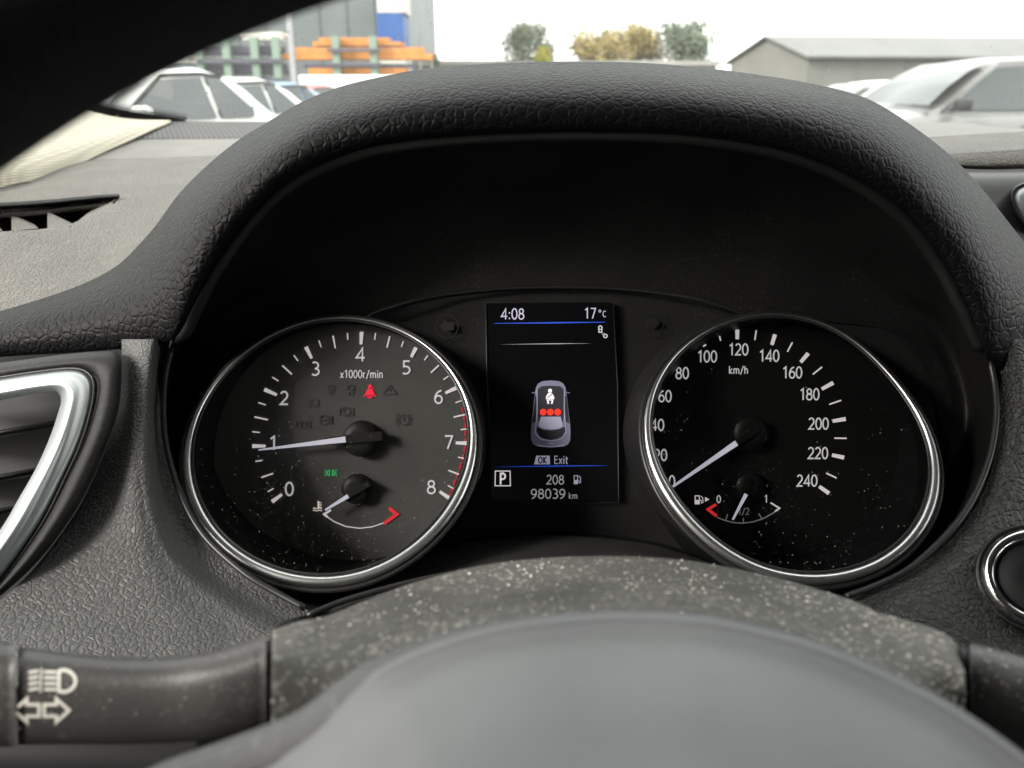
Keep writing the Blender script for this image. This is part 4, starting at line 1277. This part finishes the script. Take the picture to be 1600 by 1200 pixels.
def child(name, vs, fs, mat, par, smooth=False):
    o = mesh_obj(name, vs, fs, mat, None, smooth)
    o.parent = par
    return o
def cbox(name, x0, x1, y0, y1, z0, z1, mat, par, bevel=0):
    o = box(name, x0, x1, y0, y1, z0, z1, mat, None, bevel)
    o.parent = par
    return o
def car(name, label, loc, rz, paint, L=4.5, Wd=.90, Ht=1.50, belt=.95, suv=False, group=None):
    root = thing(name, label, 'car', loc, group)
    root.rotation_euler = (0, 0, rz)
    h = L / 2
    st = [(-h, .55, .72, .80), (-h + .08, .40, .82, belt - .02), (-h + .5, .28, .97, belt), (-.6, .22, 1.0, belt), (.6, .22, 1.0, belt - .01), (1.0, .22, 1.0, belt + .01), (h - .75, .24, .98, belt - .10), (h - .2, .30, .88, belt - .24), (h - .03, .38, .74, belt - .36), (h, .45, .62, belt - .46)]
    st = resample(st, 40)
    vs = []
    for x, zb, wf, zt in st:
        w = Wd * wf
        half = [(0, zb), (w * .8, zb), (w * .97, zb + .10), (w, zb + (zt - zb) * .5), (w * .975, zt - .14), (w * .93, zt - .04), (w * .84, zt), (w * .4, zt + .025), (0, zt + .03)]
        ring = half + [(-y, z) for y, z in reversed(half[1:-1])]
        vs += [(x, y, z) for y, z in ring]
    m = 16
    fs = grid_faces(40, m, True) + [tuple(reversed(range(m))), tuple(range(39 * m, 40 * m))]
    child('body', vs, fs, paint, root, True)
    back = -h + (.12 if suv else .75)
    gs = resample([(back - .05, belt - .02), (back + .1, belt + .12), (back + .42, Ht - .14), (back + .8, Ht - .02), (-.5, Ht), (.0, Ht - .03), (.30, Ht - .13), (.75, belt + .17), (1.12, belt)], 36)
    vs = []
    def gw(z):
        return Wd * (.90 - .24 * max(0, (z - belt)) / (Ht - belt))
    for x, zt in gs:
        half = [(gw(belt), belt - .05), (gw(belt + (zt - belt) * .6), belt + (zt - belt) * .6), (gw(zt) - .02, zt - .05 * min(1, max(0, zt - belt) * 4)), (gw(zt) * .75, zt), (0, zt + .015)]
        vs += [(x, y, z) for y, z in half] + [(x, -y, z) for y, z in reversed(half[:-1])]
    m = 9
    fs = grid_faces(36, m, False)
    child('roof', vs, fs, paint, root, True)
    def pane(nm, pts):
        n = len(pts)
        child(nm, [p for p in pts] + [(p[0] * .985, p[1] * .97, p[2]) for p in pts], [tuple(range(n)), tuple(reversed(range(n, 2 * n)))], M['cglass'], root)
    o_ = .035
    ws_ = []
    for t in (0, .33, .66, 1):
        x, z = 1.04 + (.24 - 1.04) * t, belt + .06 + (Ht - .09 - belt - .06) * t + .05 * math.sin(math.pi * t)
        ws_.append((x + o_, z + o_ * .8, gw(z) * .93))
    vs = [(x, w * y, z + .02 * (1 - abs(y))) for x, z, w in ws_ for y in (-1, -.6, -.2, .2, .6, 1)]
    child('windscreen', vs, grid_faces(4, 6), M['cglass'], root, True)
    for s in (-1, 1):
        def q(x, z):
            return (x, s * (gw(z) + .012), z)
        zt, zl = Ht - .13, belt + .03
        pane('side_window', [q(.86, zl), q(.18, zt), q(-.42, zt + .03), q(-.42, zl)])
        pane('side_window', [q(-.50, zl), q(-.50, zt + .03), q(back + .75, zt), q(back + .4, zl + .08), q(back + .45, zl)])
        child('window_trim', *_strip([q(.95, zl - .012), q(.16, zt + .035), q(-.45, zt + .06), q(back + .75, zt + .03)], .022, s), M['ctrim'] if not suv else paint, root)
        cbox('door_mirror', .70, .86, s * (Wd * .93) - (.0 if s > 0 else .20), s * (Wd * .93) + (.20 if s > 0 else .0), belt + .02, belt + .17, paint if not suv else M['ctrim'], root, .05)
        for x in (h - .85, -h + .85):
            wl = thing_wheel(root, x, s * (Wd - .12), s)
        cbox('headlight', h - .42, h - .12, s * Wd * .72 - .16, s * Wd * .72 + .16, belt - .36, belt - .22, M['lamp'], root, .05)
        cbox('door_handle', -.30, -.12, s * Wd - .02, s * Wd + .015, belt - .16, belt - .13, paint, root, .008)
    child('rear_window', [(back + .02, -.62, belt + .14), (back + .02, .62, belt + .14), (back + .34, .52, Ht - .16), (back + .34, -.52, Ht - .16)], [(0, 1, 2, 3)], M['cglass'], root)
    cbox('number_plate', h - .02, h + .012, -.26, .26, .42, .53, M['whitebox'], root)
    return root
def _strip(pts, w, s):
    vs = []
    for p in pts:
        vs += [(p[0], p[1] + s * .006, p[2] - w), (p[0], p[1] + s * .006, p[2] + w), (p[0], p[1] - s * .01, p[2] + w), (p[0], p[1] - s * .01, p[2] - w)]
    n = len(pts)
    return vs, [(i * 4 + k, i * 4 + (k + 1) % 4, (i + 1) * 4 + (k + 1) % 4, (i + 1) * 4 + k) for i in range(n - 1) for k in range(4)]
def thing_wheel(root, x, y, s):
    seg = 24
    vs = []
    for r, yy in ((.20, .11), (.31, .11), (.335, .07), (.335, -.07), (.31, -.11), (.2, -.11)):
        vs += [(x + r * math.cos(2 * math.pi * k / seg), y + s * yy, .335 + r * math.sin(2 * math.pi * k / seg)) for k in range(seg)]
    w = child('wheel', vs, grid_faces(6, seg, True), M['tyre'], root, True)
    vs = [(x, y + s * .07, .335)] + [(x + .2 * math.cos(2 * math.pi * k / seg), y + s * (.10 if k % 4 < 2 else .085), .335 + .2 * math.sin(2 * math.pi * k / seg)) for k in range(seg)]
    child('alloy', vs, [(0, 1 + k, 1 + (k + 1) % seg) for k in range(seg)], M['rimalloy'], w)
    return w
def paint(nm, c, metal=0):
    return plain(nm, c, .3, metal, coat=.6, var=.02)
white1 = paint('white_car_paint', (.72, .72, .69))
def gpos(px, Y):
    r = ray(px, 130)
    return Vector((r.x * Y / r.y, Y, 0))
def face(dx, dy):
    return math.atan2(dy, dx)
car('parked_suv', 'silver grey SUV with black door mirror beside the grey shed', gpos(1512, 10.6), face(-.985, -.17), paint('silver_car_paint', (.20, .20, .196), .2), 4.6, .93, 1.66, 1.02, True)
car('parked_car', 'white hatchback in the gap between the silver SUV and the shed', gpos(1352, 16.5), face(-.95, -.3), white1, 4.3, .88, 1.50, .95, True)
car('parked_car', 'white car with its windscreen beside the pillar trim, first of the row', gpos(195, 8.8), face(-.35, -.94), white1, 4.5, .90, 1.50, .95)
car('parked_car', 'white car second in the row, between the first white car and the blue car', gpos(318, 11.6), face(-.35, -.94), white1, 4.5, .90, 1.46, .95)
car('parked_car', 'blue car in the row of parked cars before the racks', gpos(400, 15.2), face(-.35, -.94), paint('blue_car_paint', (.10, .22, .34)), 4.4, .88, 1.46, .93)
car('parked_car', 'red car at the end of the row before the light pole', gpos(462, 19.5), face(-.35, -.94), paint('red_car_paint', (.42, .05, .04)), 4.3, .88, 1.47, .93)
vn = thing('white_van', 'white box van below the orange timber racks', 'van', gpos(555, 22))
vn.rotation_euler = (0, 0, math.pi)
cbox('cargo_box', -1.7, 1.25, -1.0, 1.0, .55, 1.72, white1, vn, .06)
cbox('cab', -2.9, -1.7, -.95, .95, .45, 1.55, white1, vn, .15)
cbox('windscreen', -2.72, -2.60, -.8, .8, 1.1, 1.5, M['cglass'], vn, .02)
for x in (-2.2, .7):
    for s in (-1, 1):
        thing_wheel(vn, x, s * .85, s)

# warehouse
wh = thing('warehouse', 'tall dark grey clad warehouse behind the racks', 'building', (-22, 50, 0))
xr = at_y(603, 60, 46).x
cbox('wall', -45 + 22, xr + 22, -4, 26, 0, 11, M['clad'], wh)
for k in range(26):
    x = xr + 22 - .6 - k * 1.5
    cbox('cladding_rib', x - .04, x + .04, -4.06, -4.0, .2, 10.8, M['clad'], wh)
cbox('roof_edge', -45 + 21.8, xr + 22.2, -4.3, 26.3, 11, 11.4, M['shedroof'], wh)
ctn = thing('stacked_container', 'blue storage unit topped by a pale one at the warehouse corner', 'container', (at_y(617, 60, 44).x, 44, 0))
cbox('base_unit', -.75, .7, -1.2, 1.2, 0, 3.35, M['whitebox'], ctn, .03)
cbox('blue_unit', -.72, .62, -1.22, 1.2, 3.36, 5.15, M['bluebox'], ctn, .03)
cbox('pale_unit', -.65, .75, -1.2, 1.2, 5.16, 7.6, M['whitebox'], ctn, .03)
for dx in (1.3, 1.9):
    cbox('mast', dx - .05, dx + .05, -.2, -.1, 0, 5.0 - dx * .6, M['pale'], ctn)
for z in (2.4, 3.4):
    cbox('brace', .6, 1.95, -.18, -.12, z, z + .06, M['pale'], ctn)
lp = thing('light_pole', 'slim grey lamp post with a short arm in front of the warehouse', 'lamp post', gpos(461, 27))
cbox('post', -.085, .085, -.085, .085, 0, 4.95, M['pole'], lp, .03)
child('arm', [(-.06, -.05, 4.85), (.06, -.05, 4.85), (.75, -.05, 5.75), (.65, -.05, 5.8), (-.06, .05, 4.85), (.06, .05, 4.85), (.75, .05, 5.75), (.65, .05, 5.8)], [(0, 1, 2, 3), (7, 6, 5, 4), (0, 4, 5, 1), (1, 5, 6, 2), (2, 6, 7, 3), (3, 7, 4, 0)], M['pole'], lp)
cbox('lamp_head', .5, 1.25, -.15, .15, 5.72, 5.86, M['pole'], lp, .04)

YR = 33
def rack(label, pxs, ztop, extra):
    xs = [at_y(p, 100, YR).x for p in pxs]
    r = thing('storage_rack', label, 'rack', ((xs[0] + xs[-1]) / 2, YR, 0), 'racks before the warehouse')
    cx = (xs[0] + xs[-1]) / 2
    for x in xs:
        cbox('upright', x - cx - .14, x - cx + .14, -.16, .16, 0, ztop, M['rackgreen'], r)
    for z in extra:
        for x in xs:
            cbox('arm', x - cx - .05, x - cx + .05, .1, 1.4, z - .1, z, M['rackgreen'], r)
        cbox('beam', xs[0] - cx - .3, xs[-1] - cx + .3, -.3, -.17, z - .22, z - .1, M['greybox'], r)
    return r
def zat(py, Y, px=500):
    return at_y(px, py, Y).z
rack('green cantilever rack holding orange timber', (527, 585), zat(57, YR), (zat(118, YR), zat(95, YR), zat(72, YR)))
rack('green rack of dark stock beside the light pole', (314, 357, 401, 434), zat(58, YR), (zat(118, YR), zat(88, YR)))
def bundle(label, p0, p1, y0, y1, mat, nm='timber_bundle', cat='timber', Y=YR + .75, slant=0):
    a, b = at_y(p0, 90, Y).x, at_y(p1, 90, Y).x
    z0, z1 = zat(y0, Y), zat(y1, Y)
    t = thing(nm, label, cat, ((a + b) / 2, Y, z0), 'stock on the racks')
    hw = (b - a) / 2
    rnd = random.Random(int(p0))
    n = max(2, int((z1 - z0) / .16))
    for i in range(n):
        for j in range(3):
            e0, e1 = rnd.uniform(-.1, .1), rnd.uniform(-.1, .1)
            hgt = (z1 - z0) / n
            cbox('plank' if cat == 'timber' else 'piece', -hw + e0 + slant * i / n, hw + e1 - slant * i / n * 1.6, -.5 + j * .34, -.5 + j * .34 + .32, i * hgt + .004, (i + 1) * hgt - .004, mat, t)
    return t
bundle('long stack of orange timber across the middle of the rack', 450, 672, 94, 75, M['timber'], slant=.35)
bundle('short stack of orange timber on top of the rack', 494, 628, 72.5, 60, M['timber'], slant=.5)
bundle('low stack of orange timber just above the white van', 486, 634, 117, 107, M['timber'])
bundle('pale metal sections below the long orange timber stack', 478, 645, 106.5, 100, M['greybox'], 'metal_stock', 'metal stock')
bundle('pale wrapped stock on top of the dark rack', 385, 446, 64, 51, M['whitebox'], 'wrapped_stock', 'stock')
bundle('dark stock on the upper shelf of the dark rack', 305, 440, 86, 72, M['greybox'], 'metal_stock', 'metal stock')
bundle('dark stock on the lower shelf of the dark rack', 300, 445, 117, 99, M['greybox'], 'metal_stock', 'metal stock')
bundle('pale crate standing by the white parked cars', 262, 300, 98, 84, M['whitebox'], 'crate', 'crate', Y=30)

# shed and low wall
def prism(nm, pts, mat, par, rect):
    pass
SY = 45
sx0, sx1, sx2 = at_y(1142, 100, SY + 3).x, at_y(1264, 88, SY).x, at_y(1264, 88, SY).x + 40
ze, zr = zat(89, SY, 1264), zat(59, SY + 3.5, 1205)
sh = thing('grey_shed', 'long grey shed with a shallow gabled roof behind the parked SUV', 'building', ((sx0 + sx2) / 2, SY + 5, 0))
ox, oy = (sx0 + sx2) / 2, SY + 5
A_, B_ = (sx1, SY), (at_y(1142, 104, SY + 8).x, SY + 8)
dx, dy = 40, 3.2
pts2 = [A_, (A_[0] + dx, A_[1] + dy), (B_[0] + dx, B_[1] + dy), B_]
vs = [(x - ox, y - oy, z) for z in (0, ze) for x, y in pts2]
mid1 = ((A_[0] + B_[0]) / 2 - ox, (A_[1] + B_[1]) / 2 - oy, zr)
mid2 = (mid1[0] + dx, mid1[1] + dy, zr)
vs += [mid1, mid2]
child('wall', vs, [(0, 1, 5, 4), (2, 3, 7, 6), (3, 0, 4, 8, 7), (1, 2, 6, 9, 5)], M['shedwall'], sh)
def slab(nm, a, b, c, d, t, mat, par):
    vs = [a, b, c, d] + [(p[0], p[1], p[2] + t) for p in (a, b, c, d)]
    child(nm, vs, [(3, 2, 1, 0), (4, 5, 6, 7), (0, 1, 5, 4), (1, 2, 6, 5), (2, 3, 7, 6), (3, 0, 4, 7)], mat, par)
e1 = (vs[4][0] - .3, vs[4][1] - .5, ze - .08)
e2 = (vs[5][0], vs[5][1] - .5, ze - .08)
m1 = (mid1[0] - .3, mid1[1], zr + .02)
slab('roof_slope', e1, e2, (mid2[0], mid2[1], zr + .02), m1, .12, M['shedroof'], sh)
f1 = (vs[7][0] - .3, vs[7][1] + .4, ze - .08)
f2 = (vs[6][0], vs[6][1] + .4, ze - .08)
slab('roof_slope', m1, (mid2[0], mid2[1], zr + .02), f2, f1, .12, M['shedroof'], sh)
tw = Vector((dx, dy, 0)).normalized()
for k in range(1, 14):
    p = Vector((A_[0] - ox, A_[1] - oy, 0)) + tw * (k * 2.8)
    cbox('wall_rib', p.x - .05, p.x + .05, p.y - .06, p.y + .02, 0, ze - .1, M['shedwall'], sh)
lw = thing('low_building', 'long low pale building below the trees', 'building', (0, 60, 0))
xa, xb = at_y(640, 95, 60).x, at_y(1120, 95, 60).x
cbox('wall', xa, xb, 0, 6, 0, zat(98, 60) - .2, M['pale'], lw)
cbox('roof_edge', xa - .2, xb + .2, -.3, 6.2, zat(98, 60) - .2, zat(95, 60), M['pale'], lw)

# trees
def leafmat(nm, c):
    return plain(nm, c, .7, vscale=1.2, var=.45)
M['bark'] = plain('bark', (.09, .07, .05), .9)
def tree(name, label, px, pyt, Y, wpx, mat, seed, dens=1.0, zbase=0, group='trees beyond the low building'):
    rnd = random.Random(seed)
    base = gpos(px, Y)
    t = thing(name, label, 'tree', base, group)
    Ht = zat(pyt, Y, px)
    wr = wpx / F * Y / 1.1 / 2
    vs, fs = [], []
    def limb(a, b, r0, r1):
        o = len(vs)
        d = (b - a).normalized()
        u = d.orthogonal().normalized()
        v = d.cross(u)
        for p, r in ((a, r0), (b, r1)):
            for k in range(7):
                vs.append(p + (u * math.cos(k * .8976) + v * math.sin(k * .8976)) * r)
        for k in range(7):
            fs.append((o + k, o + (k + 1) % 7, o + 7 + (k + 1) % 7, o + 7 + k))
    top = Vector((rnd.uniform(-.2, .2), 0, Ht * .55))
    limb(Vector((0, 0, 0)), top, .16, .11)
    clumps = []
    for k in range(16):
        a = k * 2.4 + rnd.uniform(-.4, .4)
        zz = Ht * rnd.uniform(.5, .93)
        q = math.sin(math.pi * min(1, max(.05, (zz / Ht - .30) / .74))) ** .6
        e = Vector((math.cos(a) * wr * .72 * q * rnd.uniform(.5, 1.1), math.sin(a) * wr * .7 * q, zz))
        limb(top if k % 2 else top * .8, e, .06, .015)
        clumps.append((e, wr * rnd.uniform(.36, .52)))
    child('trunk', vs, fs, M['bark'], t, True)
    vs, fs = [], []
    for c, r in clumps:
        for k in range(int(230 * dens)):
            dv = Vector((rnd.gauss(0, 1), rnd.gauss(0, 1), rnd.gauss(0, .85)))
            dv = dv.normalized() * r * rnd.random() ** .4
            p = c + dv
            if p.z > Ht:
                continue
            u = Vector((rnd.gauss(0, 1), rnd.gauss(0, 1), rnd.gauss(0, 1))).normalized()
            v = u.orthogonal().normalized()
            s = rnd.uniform(.08, .19)
            o = len(vs)
            vs += [p + u * s, p + v * s * .6, p - u * s, p - v * s * .6]
            fs.append((o, o + 1, o + 2, o + 3))
    child('crown', vs, fs, mat, t)
    return t
gg = leafmat('grey_green_leaves', (.13, .15, .095))
yy_ = leafmat('yellow_brown_leaves', (.27, .21, .07))
dg = leafmat('dull_green_leaves', (.12, .145, .095))
lg = leafmat('yellow_green_leaves', (.34, .32, .03))
tree('tree', 'thin grey-green tree with a yellow bush at its foot', 822, 36, 66, 98, gg, 1, .8)
tree('autumn_tree', 'fuller yellow-brown autumn tree, the one beside the thin grey-green tree', 936, 37, 64, 98, yy_, 2, .9)
tree('autumn_tree', 'sparse yellow-brown autumn tree next to the dull green tree', 996, 38, 66, 86, yy_, 3, .8)
tree('tree', 'dense dull green tree next to the grey shed', 1066, 33, 64, 92, dg, 4, 1.2)
def bush(label, px, pyt, pyb, Y, wpx, mat, seed):
    rnd = random.Random(seed)
    b0 = gpos(px, Y)
    t = thing('bush', label, 'bush', b0)
    Ht = zat(pyt, Y, px)
    wr = wpx / F * Y / 1.1 / 2
    child('stem', [(-.06, -.06, 0), (.06, -.06, 0), (.06, .06, 0), (-.06, .06, 0), (-.02, -.02, Ht * .7), (.02, -.02, Ht * .7), (.02, .02, Ht * .7), (-.02, .02, Ht * .7)], [(0, 1, 5, 4), (1, 2, 6, 5), (2, 3, 7, 6), (3, 0, 4, 7)], M['bark'], t)
    vs, fs = [], []
    for k in range(3000):
        dv = Vector((rnd.gauss(0, 1), rnd.gauss(0, 1), abs(rnd.gauss(0, 1)))).normalized() * rnd.random() ** .35
        p = Vector((dv.x * wr, dv.y * wr, Ht * .25 + dv.z * Ht * .75 * (1 + .1 * math.sin(k))))
        if p.z > Ht:
            continue
        u = Vector((rnd.gauss(0, 1), rnd.gauss(0, 1), rnd.gauss(0, 1))).normalized()
        v = u.orthogonal().normalized()
        s = rnd.uniform(.06, .14)
        o = len(vs)
        vs += [p + u * s, p + v * s * .6, p - u * s, p - v * s * .6]
        fs.append((o, o + 1, o + 2, o + 3))
    child('foliage', vs, fs, mat, t)
bush('bright yellow-green bush in front of the thin tree', 848, 72, 95, 58.5, 46, lg, 5)
bush('small dark green bush at the end of the orange timber', 681, 85, 95, 52, 26, dg, 6)

# ------------------------------------------------------------------ dust specks
bpy.context.view_layer.update()
def scatter(target, region, n, rpx, mat, parent, seed, dens=None, lift=.00005):
    rnd = random.Random(seed)
    bv_ = bvh_of([target])
    x0, y0, x1, y1 = region
    vs, fs = [], []
    tries = 0
    while n > 0 and tries < 400000:
        tries += 1
        x, y = rnd.uniform(x0, x1), rnd.uniform(y0, y1)
        if dens and rnd.random() > dens(x, y):
            continue
        r = ray(x, y).normalized()
        h = bv_.ray_cast(CAM, r)
        n -= 1
        if not h[0]:
            continue
        nn = h[1] if h[1].dot(r) < 0 else -h[1]
        u = nn.orthogonal().normalized()
        v = nn.cross(u)
        s = rpx[0] * (rpx[1] / rpx[0]) ** (rnd.random() ** 3) * h[3] / F
        a0 = rnd.uniform(0, 6.28)
        c = h[0] + nn * lift
        o = len(vs)
        for k in range(4):
            a = a0 + k * 1.5708
            q = s * rnd.uniform(.6, 1.25)
            vs.append(c + (u * math.cos(a) + v * math.sin(a)) * q)
        vs.append(c + nn * s * .8)
        for k in range(4):
            fs.append((o + k, o + (k + 1) % 4, o + 4))
    return mesh_obj('dust', vs, fs, mat, parent, False, kind='stuff')
from mathutils import noise as mnoise
def clump(x, y, sx=70, sy=32, lo=.12):
    return max(lo, min(1, .5 + 1.4 * mnoise.noise(Vector((x / sx, y / sy, 3.1))) + .5 * mnoise.noise(Vector((x / 17, y / 11, 9.7)))))
scatter(shroud, (425, 865, 1510, 1130), 3800, (.6, 3.6), M['dust'], cs, 3, lambda x, y: clump(x, y) * (.35 + .65 * min(1, max(0, (x - 430) / 500))))
scatter(lev, (30, 1000, 415, 1150), 170, (.7, 2.4), M['dustdim'], ts, 4, lambda x, y: max(0, 1 - (y - 1000) / 150) * (.3 + x / 420))
scatter(levR, (1510, 1010, 1600, 1150), 60, (.7, 2.4), M['dust'], ws, 5, lambda x, y: max(0, 1 - (y - 1000) / 120))
def ld(x, y):
    return min(1, max(.06, (y - 600) / 260)) * clump(x, y, 50, 40, .2)
scatter(lensL, (290, 560, 745, 905), 1500, (.22, .95), M['dustdim'], tach, 6, ld)
scatter(lensR, (1010, 560, 1465, 905), 1000, (.22, .9), M['dustdim'], spd, 7, ld)
bz_o = [o for o in ic.children if o.name.startswith('bezel')][0]
scatter(bz_o, (260, 560, 1550, 940), 1500, (.25, 1.0), M['dustdim'], ic, 8, ld)
